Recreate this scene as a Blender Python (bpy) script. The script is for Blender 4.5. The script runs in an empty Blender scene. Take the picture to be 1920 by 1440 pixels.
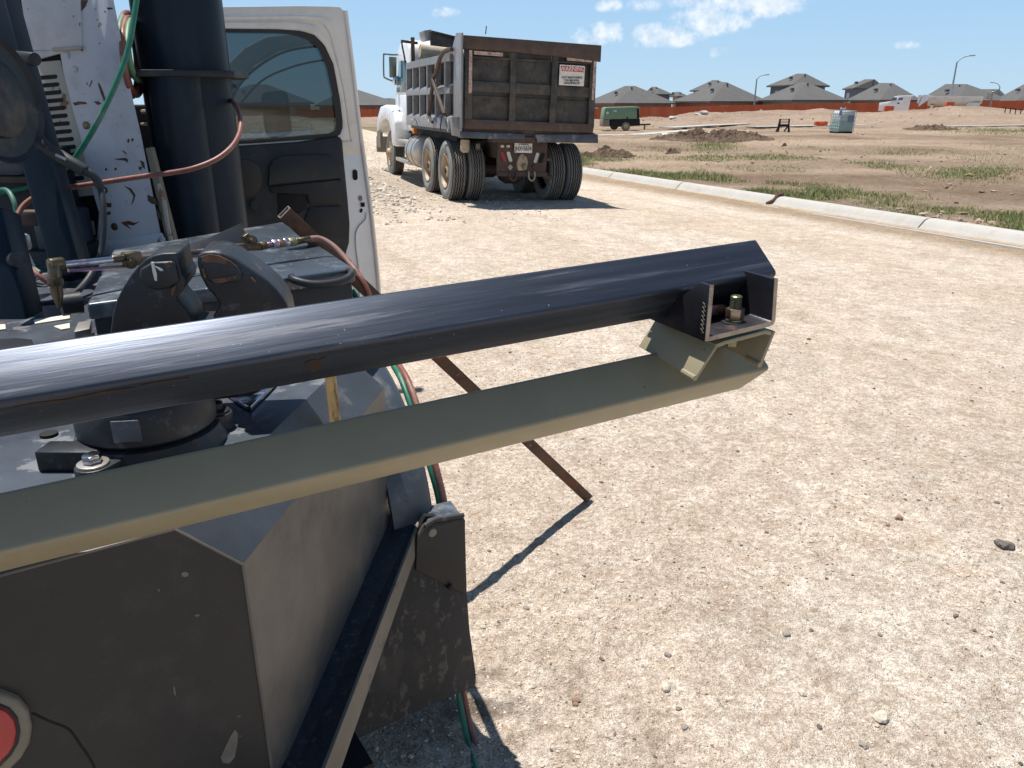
import bpy, bmesh, math, random
import numpy as np
from mathutils import Vector, Matrix
R_ = math.radians
random.seed(7); rng = np.random.default_rng(11)
SC = bpy.context.scene; COL = SC.collection
# ------------------------------------------------------------------ camera, sky, sun
PITCH = R_(20.0); FPX = 1442.0; HC = 1.6
cam_d = bpy.data.cameras.new('camera'); cam = bpy.data.objects.new('camera', cam_d); COL.objects.link(cam)
cam.location = (0, 0, HC); cam.rotation_euler = (R_(90) - PITCH, 0, 0)
cam_d.sensor_width = 36; cam_d.lens = FPX / 1920 * 36; cam_d.clip_end = 3000; cam_d.clip_start = 0.02
SC.camera = cam
SC.view_settings.view_transform = 'Standard'; SC.view_settings.look = 'None'
SC.view_settings.exposure = 0.44; SC.view_settings.gamma = 1.0
SUN = Vector((-0.21, 0.16, 1.0)).normalized()
sl = bpy.data.lights.new('sun', 'SUN'); so = bpy.data.objects.new('sun', sl); COL.objects.link(so)
sl.energy = 5.0; sl.angle = R_(0.53); sl.color = (1.0, 0.945, 0.87)
so.rotation_euler = SUN.to_track_quat('Z', 'Y').to_euler(); so.location = (0, 0, 30)

def N(nt, t, **kw):
    n = nt.nodes.new(t)
    for k, v in kw.items(): setattr(n, k, v)
    return n
def math_n(nt, op, a, b=None, clamp=False, c=None):
    n = N(nt, 'ShaderNodeMath', operation=op); n.use_clamp = clamp
    for i, q in enumerate((a, b, c)):
        if q is None: continue
        if isinstance(q, (int, float)): n.inputs[i].default_value = q
        else: nt.links.new(q, n.inputs[i])
    return n.outputs[0]
def mixc(nt, fac, a, b):
    n = N(nt, 'ShaderNodeMix', data_type='RGBA')
    for s, q in ((0, fac), (6, a), (7, b)):
        if isinstance(q, (int, float)): n.inputs[s].default_value = q
        elif isinstance(q, (tuple, list)): n.inputs[s].default_value = (*q[:3], 1)
        else: nt.links.new(q, n.inputs[s])
    return n.outputs[2]

w = bpy.data.worlds.new('World'); SC.world = w; w.use_nodes = True
nt = w.node_tree; nt.nodes.clear()
sky = N(nt, 'ShaderNodeTexSky', sky_type='NISHITA'); sky.sun_disc = False
sky.sun_elevation = math.asin(SUN.z); sky.sun_rotation = math.atan2(SUN.x, SUN.y)
sky.air_density = 1.0; sky.dust_density = 0.25; sky.ozone_density = 3.2; sky.altitude = 0
bg = N(nt, 'ShaderNodeBackground'); bg.inputs[1].default_value = 0.10
tc = N(nt, 'ShaderNodeTexCoord'); sep = N(nt, 'ShaderNodeSeparateXYZ'); nt.links.new(tc.outputs['Generated'], sep.inputs[0])
az = math_n(nt, 'ARCTAN2', sep.outputs[0], sep.outputs[1]); el = math_n(nt, 'ARCSINE', sep.outputs[2])
def noise_n(scale, detail, rough=0.55, vec=None):
    n = N(nt, 'ShaderNodeTexNoise'); n.inputs['Scale'].default_value = scale; n.inputs['Detail'].default_value = detail
    n.inputs['Roughness'].default_value = rough; nt.links.new(vec or tc.outputs['Generated'], n.inputs['Vector']); return n.outputs[0]
nz = noise_n(34, 9, 0.66); nz2 = noise_n(7, 3)
# clouds: (azimuth deg, elevation deg, half width, half height, strength)
CL = [(15.6, 6.3, 4.6, 1.3, 1.0), (10.0, 4.3, 3.4, .9, .9), (13.2, 5.2, 3.2, 1.1, .95), (19.6, 7.4, 2.6, 1.3, 1.0), (11.5, 6.6, 1.6, .9, .6), (6.4, 6.2, 1.3, .5, .6),  (18.5, 9.0, 3.2, 1.6, 1.05), (14.6, 7.6, 2.0, 1.4, .95), (6.2, 4.4, 2.6, .9, .95), (25.6, 6.9, 1.9, .75, .8),
      (28.8, 7.2, 1.7, .9, .9), (31.5, 8.3, 1.3, .6, .6), (37.8, 6.2, 1.5, .7, .75), (38.6, 3.3, 1.3, .6, .5), (25.2, 3.4, .9, .32, .62), (14.0, 3.2, .8, .5, .7), (3.4, 7.0, .9, .5, .5),
      (8.8, 6.2, 1.6, .5, .35), (-4.6, 5.8, 1.2, .4, .45), (-45, 20, 9, 4, .8), (60, 30, 14, 5, .8), (-100, 25, 16, 6, .8), (140, 22, 16, 6, .9), (0, 48, 9, 5, .7), (-20, 60, 11, 6, .6)]
acc = None
for a, e, ra, re, st in CL:
    u = math_n(nt, 'POWER', math_n(nt, 'MULTIPLY', math_n(nt, 'ABSOLUTE', math_n(nt, 'SUBTRACT', az, R_(a))), 1 / R_(ra)), 2.0)
    v = math_n(nt, 'POWER', math_n(nt, 'MULTIPLY', math_n(nt, 'ABSOLUTE', math_n(nt, 'SUBTRACT', el, R_(e))), 1 / R_(re)), 2.0)
    m = math_n(nt, 'MULTIPLY', math_n(nt, 'SUBTRACT', 1.0, math_n(nt, 'ADD', u, v), clamp=True), st)
    acc = m if acc is None else math_n(nt, 'MAXIMUM', acc, m)
dn = math_n(nt, 'ADD', math_n(nt, 'MULTIPLY', acc, 0.95), math_n(nt, 'MULTIPLY', math_n(nt, 'SUBTRACT', nz, 0.50), 4.6))
dn = math_n(nt, 'MULTIPLY', math_n(nt, 'MULTIPLY', dn, math_n(nt, 'MULTIPLY', acc, 3.0, clamp=True), clamp=True), 0.92, clamp=True)
shade = mixc(nt, math_n(nt, 'MULTIPLY', math_n(nt, 'SUBTRACT', noise_n(60, 5), 0.35), 2.4, clamp=True), (5.6, 6.3, 7.2), (8.0, 8.3, 8.6))
hz = math_n(nt, 'POWER', math_n(nt, 'SUBTRACT', 1.0, math_n(nt, 'ABSOLUTE', sep.outputs[2]), clamp=True), 9.0)
low = mixc(nt, hz, (2.55, 4.35, 6.7), (3.6, 5.3, 6.8))
ovr = math_n(nt, 'MULTIPLY', math_n(nt, 'SUBTRACT', sep.outputs[2], .125), 3.6, clamp=True)
base = mixc(nt, .85, sky.outputs[0], mixc(nt, ovr, low, (.80, 1.40, 2.4)))
nt.links.new(mixc(nt, dn, base, shade), bg.inputs[0])
ow = N(nt, 'ShaderNodeOutputWorld'); nt.links.new(bg.outputs[0], ow.inputs[0])

# ------------------------------------------------------------------ measuring helpers
FW = Vector((0, math.cos(PITCH), -math.sin(PITCH))); UP = Vector((0, math.sin(PITCH), math.cos(PITCH))); CC = Vector((0, 0, HC))
def ray(x, y): return Vector(((x - 960) / FPX, 0, 0)) + UP * ((720 - y) / FPX) + FW
def pZ(x, y, Z): return CC + ray(x, y) * Z
def pz(x, y, z): r = ray(x, y); return CC + r * ((z - HC) / r.z)
def pD(x, y, D): r = ray(x, y); return CC + r * (D / r.y)
def pp(x, y, o, n): r = ray(x, y); return CC + r * ((Vector(o) - CC).dot(n) / r.dot(n))
C20, S20 = math.cos(R_(20)), math.sin(R_(20))

def hsh(i, j, s):
    h = (i.astype(np.int64) * 374761393 + j.astype(np.int64) * 668265263 + s * 1442695041) & 0x7fffffff
    h = ((h ^ (h >> 13)) * 1274126177) & 0x7fffffff
    return ((h ^ (h >> 16)) & 0xffff) / 65535.0
def vn(x, y, s=0):
    xi, yi = np.floor(x), np.floor(y); xf, yf = x - xi, y - yi
    xf = xf * xf * (3 - 2 * xf); yf = yf * yf * (3 - 2 * yf)
    a, b, c, d = hsh(xi, yi, s), hsh(xi + 1, yi, s), hsh(xi, yi + 1, s), hsh(xi + 1, yi + 1, s)
    return a + (b - a) * xf + (c - a) * yf + (a - b - c + d) * xf * yf - 0.5
def fbm(x, y, o=4, s=0):
    r = 0; a = 1.0
    for k in range(o): r = r + a * vn(x * 2 ** k + 17.3 * k, y * 2 ** k - 9.1 * k, s + k); a *= 0.5
    return r
def sst(a, b, x): t = np.clip((x - a) / (b - a), 0, 1); return t * t * (3 - 2 * t)
KS = 10.55   # back of the kerb, measured across the road
def seff(x, y): return C20 * x + S20 * y + .0872 * (np.clip(y * C20 - x * S20, -5, 40) - 7.41)
crest_x = np.array([-1.2, -.25, -.2, -.15, -.08, .0, .1, .13, .168, .19, .23, .26, .30, .36, .38, .42, .48, .6, 1.2])
crest_z = np.array([.6, .6, .5, .65, .4, .3, .3, .45, .62, .55, 1.02, .98, 1.02, 1.08, 1.28, 1.1, 1.2, 1.25, 1.2])
def base_z(x, y):
    s = C20 * x + S20 * y
    z = -0.035 * np.clip(s - 3.3, 0, 7.1)
    fld = sst(KS - .1, KS + .3, seff(x, y))
    zf = -0.14 + 0.34 * sst(18, 38, y) - 0.9 * sst(78, 95, y)
    zr = z + .3 * sst(24, 40, y) - .65 * sst(78, 95, y)
    return zr * (1 - fld) + zf * fld
def u_(x, y): return y * C20 - x * S20
def height(x, y):
    s = C20 * x + S20 * y
    z = base_z(x, y)
    fld = sst(KS, KS + .5, seff(x, y))
    rr = np.hypot(x, y)
    ratio = x / np.maximum(y, 1e-3)
    front = y > 1
    berm = np.where(front, (np.interp(ratio, crest_x, crest_z) - .2) * np.exp(-((y - 66) / 6.5) ** 2), 0)
    berm = berm * (1 + .35 * fbm(x * .22, y * .22, 4, 3))
    z = z + berm + .12 * fbm(x * .5, y * .5, 3, 8) * sst(45, 55, y)
    # gravel heap beside the road on the left
    z = z + .95 * np.exp(-((x + 8.2) / 3.0) ** 2 - ((y - 30) / 7) ** 2) * (1 + .25 * fbm(x, y, 3, 31))
    # road relief
    rut = .006 * np.sin(s * 2.4 + .8 * fbm(x * .3, y * .3, 2, 5)) + .012 * fbm(s * 1.2, (y * C20 - x * S20) * .25, 3, 6)
    fine = .0075 * fbm(x * 3.5, y * 3.5, 4, 9) + .006 * fbm(x * 16, y * 16, 3, 10) * (rr < 14)
    z = z + (rut + fine) * (1 - fld) + fld * (.05 * fbm(x * .8, y * .8, 4, 12) + .03 * fbm(x * 4, y * 4, 3, 13))
    # a short stretch of tyre tread print
    tu, ts = u_(x, y), s
    z = z + .0045 * np.sin(tu * 75 + np.abs(np.sin(ts * 26)) * 3) * np.exp(-((x - .12) / .30) ** 2 - ((y - 2.35) / .42) ** 2)
    return z
def gz(x, y): return float(height(np.array([float(x)]), np.array([float(y)]))[0])
def G(px, py):
    z = 0.0
    for _ in range(25):
        p = pz(px, py, z); z = .5 * z + .5 * float(base_z(np.array([p.x]), np.array([p.y]))[0])
    return p

# ------------------------------------------------------------------ mesh builder
MW = {}
class MB:
    def __init__(s, M=None): s.v = []; s.f = []; s.M = M or Matrix()
    def add(s, vs, fs):
        o = len(s.v); s.v += [s.M @ Vector(v) for v in vs]; s.f += [tuple(i + o for i in f) for f in fs]; return s
    def hexa(s, p):  # 8 points: bottom 4, top 4
        return s.add(p, [(3, 2, 1, 0), (4, 5, 6, 7), (0, 1, 5, 4), (1, 2, 6, 5), (2, 3, 7, 6), (3, 0, 4, 7)])
    def bx(s, x0, x1, y0, y1, z0, z1):
        return s.hexa([(x0, y0, z0), (x1, y0, z0), (x1, y1, z0), (x0, y1, z0), (x0, y0, z1), (x1, y0, z1), (x1, y1, z1), (x0, y1, z1)])
    def bar(s, p0, p1, w, h, up=(0, 0, 1)):
        p0, p1, up = Vector(p0), Vector(p1), Vector(up); d = (p1 - p0).normalized(); sd = d.cross(up).normalized(); u = sd.cross(d)
        q = [(-1, -1), (1, -1), (1, 1), (-1, 1)]
        return s.hexa([p0 + sd * a * w / 2 + u * b * h / 2 for a, b in q] + [p1 + sd * a * w / 2 + u * b * h / 2 for a, b in q])
    def prism(s, poly, vec):
        n = len(poly); vec = Vector(vec); P = [Vector(p) for p in poly]
        return s.add(P + [p + vec for p in P], [tuple(range(n))[::-1], tuple(range(n, 2 * n))] + [(i, (i + 1) % n, n + (i + 1) % n, n + i) for i in range(n)])
    def strip(s, poly, th, vec, nrm=None):  # open polyline section with thickness, extruded by vec
        P = [Vector(p) for p in poly]; vec = Vector(vec); en = vec.normalized(); off = []
        for i in range(len(P)):
            ds = []
            if i: ds.append((P[i] - P[i - 1]).normalized())
            if i < len(P) - 1: ds.append((P[i + 1] - P[i]).normalized())
            d = sum(ds, Vector()).normalized(); c = d.dot(ds[0]); off.append(en.cross(d).normalized() * th / max(c, .4))
        return s.prism(P + [p + o for p, o in zip(reversed(P), reversed(off))], vec)
    def cyl(s, p0, p1, r0, r1=None, n=20):
        return s.lathe([(0, r0), (1, r0 if r1 is None else r1)], p0, Vector(p1) - Vector(p0), n, True, True)
    def lathe(s, prof, o, ax, n=32, unit=False, cap=True):
        o, ax = Vector(o), Vector(ax); L = ax.length; d = ax.normalized()
        a = d.orthogonal().normalized() if abs(d.z) > .9 else d.cross(Vector((0, 0, 1))).normalized(); b = d.cross(a); vs = []; fs = []
        for t, r in prof:
            c = o + d * (t * (L if unit else 1))
            for k in range(n): th = 2 * math.pi * k / n; vs.append(c + a * math.cos(th) * r + b * math.sin(th) * r)
        m = len(prof)
        for i in range(m - 1):
            for k in range(n): fs.append((i * n + k, i * n + (k + 1) % n, (i + 1) * n + (k + 1) % n, (i + 1) * n + k))
        if cap: fs.append(tuple(range(n))[::-1]); fs.append(tuple(range((m - 1) * n, m * n)))
        return s.add(vs, fs)
    def tube(s, pts, r, n=12, sub=6, closed=False):
        P = [Vector(p) for p in pts]
        if sub > 1 and len(P) > 2:
            Q = []
            for i in range(len(P) - 1):
                p0, p1, p2, p3 = P[max(i - 1, 0)], P[i], P[i + 1], P[min(i + 2, len(P) - 1)]
                for k in range(sub):
                    t = k / sub; Q.append(.5 * (2 * p1 + (p2 - p0) * t + (2 * p0 - 5 * p1 + 4 * p2 - p3) * t * t + (3 * p1 - p0 - 3 * p2 + p3) * t ** 3))
            P = Q + [P[-1]]
        vs = []; fs = []; u = None; m = len(P)
        for i, p in enumerate(P):
            d = (P[min(i + 1, m - 1)] - P[max(i - 1, 0)]).normalized()
            if u is None: u = d.orthogonal().normalized()
            u = (u - d * u.dot(d)).normalized(); v = d.cross(u)
            for k in range(n): th = 2 * math.pi * k / n; vs.append(p + (u * math.cos(th) + v * math.sin(th)) * r)
        for i in range(m - 1):
            for k in range(n): fs.append((i * n + k, i * n + (k + 1) % n, (i + 1) * n + (k + 1) % n, (i + 1) * n + k))
        fs.append(tuple(range(n))[::-1]); fs.append(tuple(range((m - 1) * n, m * n)))
        return s.add(vs, fs)
    def torus(s, c, ax, R, r, n=32, m=10, sq=None):
        ax = Vector(ax).normalized(); c = Vector(c); a = ax.orthogonal().normalized(); b = ax.cross(a); vs = []; fs = []
        for i in range(n):
            t = 2 * math.pi * i / n; e = a * math.cos(t) + b * math.sin(t)
            for j in range(m): q = 2 * math.pi * j / m; vs.append(c + e * (R + r * math.cos(q)) + ax * r * math.sin(q))
        for i in range(n):
            for j in range(m): fs.append((i * m + j, ((i + 1) % n) * m + j, ((i + 1) % n) * m + (j + 1) % m, i * m + (j + 1) % m))
        return s.add(vs, fs)
    def build(s, name, mat, parent=None, smooth=True, bev=0, seg=2, ang=35, **kw):
        me = bpy.data.meshes.new(name); inv = MW[parent].inverted() if parent else Matrix()
        me.from_pydata([inv @ v for v in s.v], [], s.f); me.validate()
        b = bmesh.new(); b.from_mesh(me); bmesh.ops.recalc_face_normals(b, faces=b.faces)
        if bev:
            es = [e for e in b.edges if len(e.link_faces) == 2 and e.calc_face_angle(0) > R_(28)]
            bmesh.ops.bevel(b, geom=es, offset=bev, segments=seg, affect='EDGES', profile=.5, clamp_overlap=True)
        b.to_mesh(me); b.free()
        if smooth: me.polygons.foreach_set('use_smooth', [True] * len(me.polygons)); me.set_sharp_from_angle(angle=R_(ang))
        me.materials.append(mat); o = bpy.data.objects.new(name, me); COL.objects.link(o)
        if parent: o.parent = parent; MW[o] = MW[parent]
        else: MW[o] = Matrix()
        for k, v in kw.items(): o[k] = v
        return o
def thing(name, label, cat, M=None, group=None):
    o = bpy.data.objects.new(name, None); COL.objects.link(o); o.empty_display_size = .2
    if M is None: M = Matrix()
    elif not isinstance(M, Matrix): M = Matrix.Translation(Vector(M))
    o.matrix_world = M; MW[o] = M.copy(); o['label'] = label; o['category'] = cat
    if group: o['group'] = group
    return o
def dup(root, M, label):
    r = root.copy(); COL.objects.link(r); r.matrix_world = M; r['label'] = label; MW[r] = M
    for ch in [c for c in bpy.data.objects if c.parent == root]:
        c = ch.copy(); COL.objects.link(c); c.parent = r
        for g in [q for q in bpy.data.objects if q.parent == ch]:
            d = g.copy(); COL.objects.link(d); d.parent = c
    return r
def text(body, size, mat, parent, M, name='lettering', ext=.002, sx=1.0, bold=0.0, **kw):
    cu = bpy.data.curves.new('t', 'FONT'); cu.body = body; cu.size = size; cu.extrude = ext; cu.align_x = 'CENTER'; cu.align_y = 'CENTER'; cu.offset = bold
    t = bpy.data.objects.new('t', cu); COL.objects.link(t); dg = bpy.context.evaluated_depsgraph_get()
    me = bpy.data.meshes.new_from_object(t.evaluated_get(dg)); bpy.data.objects.remove(t)
    me.transform(M @ Matrix.Diagonal((sx, 1, 1, 1))); me.transform(MW[parent].inverted()); me.materials.clear(); me.materials.append(mat)
    o = bpy.data.objects.new(name, me); COL.objects.link(o); o.parent = parent; MW[o] = MW[parent]
    return o

# ------------------------------------------------------------------ materials
def MT(name, col, rough=.5, metal=0.0, var=.2, vs=6, bump=0.0, bs=80, layers=(), stretch=(1, 1, 1), spec=.5, trans=0, ior=1.45, coat=0, bdist=.002, emis=None, rvar=.12, alpha=1):
    m = bpy.data.materials.new(name); m.use_nodes = True; nt = m.node_tree; bs_ = nt.nodes['Principled BSDF']
    tc = N(nt, 'ShaderNodeTexCoord'); mp = N(nt, 'ShaderNodeMapping'); mp.inputs['Scale'].default_value = stretch
    nt.links.new(tc.outputs['Object'], mp.inputs[0])
    def noi(sc, det=5, ro=.6, off=0, iso=False):
        src = tc.outputs['Object'] if iso else mp.outputs[0]
        n = N(nt, 'ShaderNodeTexNoise'); n.inputs['Scale'].default_value = sc; n.inputs['Detail'].default_value = det; n.inputs['Roughness'].default_value = ro
        if off:
            q = N(nt, 'ShaderNodeVectorMath', operation='ADD'); q.inputs[1].default_value = (off, off * 1.7, -off); nt.links.new(src, q.inputs[0]); nt.links.new(q.outputs[0], n.inputs['Vector'])
        else: nt.links.new(mp.outputs[0], n.inputs['Vector'])
        return n.outputs[0]
    n1 = noi(vs)
    f = math_n(nt, 'MULTIPLY', math_n(nt, 'SUBTRACT', n1, .3), 2.5, clamp=True)
    c = mixc(nt, f, tuple(q * (1 - var) for q in col), tuple(min(q * (1 + var), 1) for q in col))
    rg = math_n(nt, 'ADD', math_n(nt, 'MULTIPLY', math_n(nt, 'SUBTRACT', noi(vs * 2.3, off=3.1), .5), rvar * 2), rough, clamp=True)
    for i, (lc, ls, th, so_, am) in enumerate(layers):
        nn = math_n(nt, 'MULTIPLY_ADD', noi(abs(ls), 6, .68, off=7.7 * (i + 1), iso=ls < 0), 1.9, c=-.45)
        k = math_n(nt, 'MULTIPLY', math_n(nt, 'MULTIPLY', math_n(nt, 'SUBTRACT', nn, th), 1 / so_, clamp=True), am)
        c = mixc(nt, k, c, lc); rg = math_n(nt, 'ADD', rg, math_n(nt, 'MULTIPLY', k, .3), clamp=True)
    nt.links.new(c, bs_.inputs['Base Color']); nt.links.new(rg, bs_.inputs['Roughness'])
    bs_.inputs['Metallic'].default_value = metal; bs_.inputs['Specular IOR Level'].default_value = spec; bs_.inputs['IOR'].default_value = ior
    bs_.inputs['Transmission Weight'].default_value = trans; bs_.inputs['Coat Weight'].default_value = coat; bs_.inputs['Coat Roughness'].default_value = .08
    if emis: bs_.inputs['Emission Color'].default_value = (*emis, 1); bs_.inputs['Emission Strength'].default_value = 1
    if bump:
        bp = N(nt, 'ShaderNodeBump'); bp.inputs['Strength'].default_value = bump; bp.inputs['Distance'].default_value = bdist
        nt.links.new(noi(bs, 4, off=1.3), bp.inputs['Height']); nt.links.new(bp.outputs[0], bs_.inputs['Normal'])
    return m
RUST = (.16, .06, .025); DUST = (.34, .28, .21)
m_black = MT('black_painted_steel', (.020, .023, .028), .45, .0, .25, 4, .25, 60, [(DUST, 3, .6, .25, .28), (RUST, 22, .8, .05, .35)], spec=.35)
m_body = MT('truck_body_paint', (.017, .018, .0195), .5, 0, .2, 3, .2, 90, [((.13, .125, .115), 2.2, .5, .5, .25), ((.11, .105, .095), 9, .6, .3, .2), (DUST, 45, .9, .04, .35)], spec=.5)
m_side = MT('dusty_body_paint', (.058, .058, .057), .42, 0, .2, 3, .2, 90, [((.3, .26, .2), 2.0, .42, .4, .36), ((.05, .048, .045), 5, .55, .3, .5), (DUST, 45, .88, .04, .4), ((.06, .035, .02), 9, .84, .05, .5)], spec=.6)
m_deck = MT('scuffed_deck_steel', (.085, .1, .125), .34, .35, .3, 6, .25, 70, [((.3, .3, .3), 14, .58, .12, .45), (RUST, 11, .68, .06, .5)], spec=.6)
m_slope = MT('scratched_slope_paint', (.05, .056, .066), .42, .2, .3, 6, .25, 70, [((.22, .22, .22), 14, .66, .12, .4)], spec=.6)  # darker than the deck: shadow of the beams partly put into the colour
m_box = MT('toolbox_paint', (.06, .075, .095), .3, .25, .15, 5, .15, 60, [((.3, .33, .36), 5, .55, .2, .45), ((.4, .4, .38), 60, .76, .03, .5)], spec=.6)
m_shelf = MT('hammered_black_steel', (.018, .022, .03), .38, .2, .3, 30, .5, 160, [((.16, .14, .12), 60, .62, .2, .35)])
m_grey = MT('dusty_steel_lip', (.22, .19, .15), .6, .1, .15, 8, .2, 90, [((.35, .13, .04), 5, .82, .05, .9), ((.08, .07, .06), 20, .7, .2, .3)])
m_lip = MT('dull_step_edge', (.15, .132, .108), .6, .1, .2, 8, .2, 90, [((.32, .13, .05), 5, .84, .05, .8), ((.05, .045, .04), 20, .66, .2, .5)])
m_mill = MT('mill_scale_steel', (.052, .062, .085), .36, .72, .25, 50, .35, 170, [((.13, .14, .16), 60, .6, .2, .5), ((.16, .085, .045), 45, .80, .12, .5), ((.75, .77, .8), -230, .86, .03, .9)], stretch=(.05, 1, 1), bdist=.0006, rvar=.1)
m_cut = MT('bare_cut_steel', (.33, .30, .27), .38, .8, .2, 30, .1, 100, [(RUST, 20, .55, .2, .5)])
m_mill_dk = MT('dark_mill_steel', (.045, .045, .055), .36, .75, .3, 9, .15, 120, [((.2, .09, .05), 9, .6, .15, .5)])
m_olive = MT('olive_primer', (.285, .25, .165), .42, .05, .06, 10, .12, 260, [((.3, .29, .22), 160, .68, .06, .3), ((.22, .19, .13), 5, .58, .3, .35), ((.12, .10, .075), 34, .86, .03, .6)], spec=.5, bdist=.0006)
m_zinc = MT('zinc_bolt', (.22, .22, .13), .38, .8, .2, 40, .1, 200)
m_nut = MT('hex_nut_steel', (.35, .27, .2), .35, .9, .2, 40)
m_brass = MT('brass', (.14, .108, .068), .36, .9, .35, 30, .15, 120, [((.08, .05, .03), 25, .5, .2, .7)])
m_chrome = MT('plated_steel', (.5, .5, .53), .18, 1, .15, 30, layers=[((.25, .18, .3), 18, .55, .15, .6)])
m_copper = MT('oxidised_tube', (.3, .2, .15), .3, .9, .3, 20, layers=[((.2, .14, .35), 14, .5, .15, .5)])
m_white = MT('chipped_white_paint', (.50, .52, .57), .5, 0, .06, 5, .15, 60, [((.34, .25, .17), 3.3, .64, .25, .5), ((.13, .06, .035), 15, .79, .03, .95), ((.03, .03, .03), 46, .82, .02, .9), ((.30, .31, .34), 8, .5, .3, .35)])
m_beige = MT('beige_louvre_paint', (.38, .36, .31), .55, 0, .1, 5, 0, 60, [(RUST, 14, .66, .04, .8)])
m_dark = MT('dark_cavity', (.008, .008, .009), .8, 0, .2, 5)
m_pipe = MT('blue_black_pipe', (.009, .017, .028), .36, .1, .2, 3, .1, 50, [((.04, .055, .065), 2.5, .55, .4, .5), ((.3, .16, .08), 12, .86, .03, .4)], spec=.2, stretch=(1, 1, .4))
m_hose_g = MT('green_hose', (.02, .15, .10), .45, 0, .2, 30, .2, 200, [((.2, .22, .2), 12, .6, .1, .3)])
m_hose_g2 = MT('pale_green_hose', (.12, .24, .14), .5, 0, .2, 20)
m_hose_r = MT('faded_red_hose', (.21, .08, .06), .45, 0, .25, 20, .2, 200, [((.3, .2, .17), 10, .55, .15, .5)])
m_hose_k = MT('black_hose', (.03, .033, .036), .5, 0, .2, 20, .1, 100, [(DUST, 9, .6, .2, .3)])
m_rodrust = MT('rusty_brown_steel', (.085, .05, .035), .55, .4, .3, 12, .3, 90, [((.2, .08, .04), 14, .55, .15, .6), ((.35, .3, .25), 60, .74, .03, .7)])
m_rubber = MT('dusty_rubber', (.034, .033, .032), .75, 0, .2, 6, .3, 120, [((.2, .17, .14), 4, .5, .35, .3), ((.2, .17, .14), 40, .6, .1, .4)], stretch=(1, 1, .5))
m_fender = MT('fender_black', (.055, .068, .085), .4, .1, .12, 5, .15, 80, [((.2, .2, .2), 8, .55, .2, .4)])
m_vise = MT('worn_vise_iron', (.024, .027, .032), .42, .15, .35, 9, .35, 70, [((.16, .18, .2), 24, .62, .2, .4), ((.22, .10, .045), 12, .76, .09, .65)])
m_stain = MT('faint_tube_rust', (.055, .034, .026), .5, .4, .3, 60, layers=[((.03, .03, .035), 70, .5, .2, .9)])
m_jrust = MT('jaw_rust', (.15, .075, .04), .6, .2, .4, 30, .3, 90, [((.05, .045, .045), 40, .5, .2, .8)])
m_wood = MT('weathered_stick', (.38, .27, .12), .6, 0, .25, 12, .2, 80, [((.14, .08, .03), 14, .6, .1, .7)], stretch=(4, 4, 1))
m_red = MT('red_lens', (.38, .02, .025), .25, 0, .1, 20, .15, 200, coat=.5)
m_chip = MT('worn_paint_chip', (.13, .12, .105), .6, 0, .25, 40)
m_lampring = MT('lamp_gasket', (.2, .18, .14), .5, 0, .2, 20)
m_door = MT('cream_white_paint', (.80, .745, .66), .28, 0, .04, 3, 0, 50, [((.4, .36, .3), 3, .6, .2, .25)], coat=.4)
m_doorjamb = MT('white_door_jamb', (.78, .78, .78), .3, 0, .04, 4, 0, 50, [((.4, .36, .3), 5, .6, .15, .35)], coat=.3)
m_trim = MT('dark_door_trim', (.020, .022, .024), .6, 0, .12, 5, .1, 200, [((.16, .14, .12), 2.5, .5, .3, .3)])
m_seal = MT('rubber_seal', (.03, .028, .026), .6, 0, .1, 5)
m_glass = bpy.data.materials.new('tinted_glass'); m_glass.use_nodes = True
nt = m_glass.node_tree; nt.nodes.clear(); o_ = N(nt, 'ShaderNodeOutputMaterial'); g1 = N(nt, 'ShaderNodeBsdfTransparent'); g1.inputs[0].default_value = (.27, .32, .33, 1)
g2 = N(nt, 'ShaderNodeBsdfGlossy'); g2.inputs['Roughness'].default_value = .02; g2.inputs[0].default_value = (.9, .95, 1, 1); fr = N(nt, 'ShaderNodeFresnel'); fr.inputs[0].default_value = 1.55
mx = N(nt, 'ShaderNodeMixShader'); nt.links.new(fr.outputs[0], mx.inputs[0]); nt.links.new(g1.outputs[0], mx.inputs[1]); nt.links.new(g2.outputs[0], mx.inputs[2]); nt.links.new(mx.outputs[0], o_.inputs[0])
m_mirror = MT('mirror_glass', (.6, .62, .65), .04, 1, .02, 5, rvar=0)
m_cabglass = MT('cab_glass', (.05, .11, .13), .05, 0, .1, 3, spec=1, rvar=0)
# dump truck
m_cabw = MT('white_cab_paint', (.86, .86, .87), .28, 0, .03, 3, 0, 50, [(DUST, 2.4, .55, .3, .35)], coat=.3)
m_bedg = MT('grey_bed_paint', (.24, .245, .255), .42, .25, .15, 4, .15, 60, [((.36, .33, .28), 5, .5, .25, .45), (RUST, 12, .69, .05, .5)])
m_bedk = MT('black_bed_panel', (.022, .024, .028), .45, .1, .3, 4, .25, 40, [((.12, .11, .095), 3.2, .45, .3, .5), (RUST, 7, .68, .06, .4)])
m_gatek = MT('scraped_tailgate', (.05, .048, .045), .55, .2, .35, 5, .4, 30, [((.15, .12, .085), 5, .45, .3, .5), ((.02, .02, .022), 3, .6, .25, .6), (RUST, 10, .8, .07, .4)])
m_brown = MT('rusted_brown_steel', (.085, .060, .050), .75, .1, .2, 6, .3, 50, [((.13, .06, .045), 4, .6, .25, .4), ((.18, .14, .11), 9, .6, .2, .4)])
m_blueblk = MT('scuffed_bumper', (.06, .07, .09), .45, .3, .3, 6, .2, 60, [((.3, .31, .33), 3.5, .55, .2, .6)])
m_tyre = MT('tyre_rubber', (.15, .142, .125), .8, 0, .25, 8, .3, 60, [((.25, .22, .18), 3, .42, .35, .5)])
m_tyreside = MT('dusty_tyre_wall', (.22, .23, .23), .8, 0, .25, 5, .2, 60, [((.3, .27, .23), 4, .45, .3, .6)])
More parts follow.
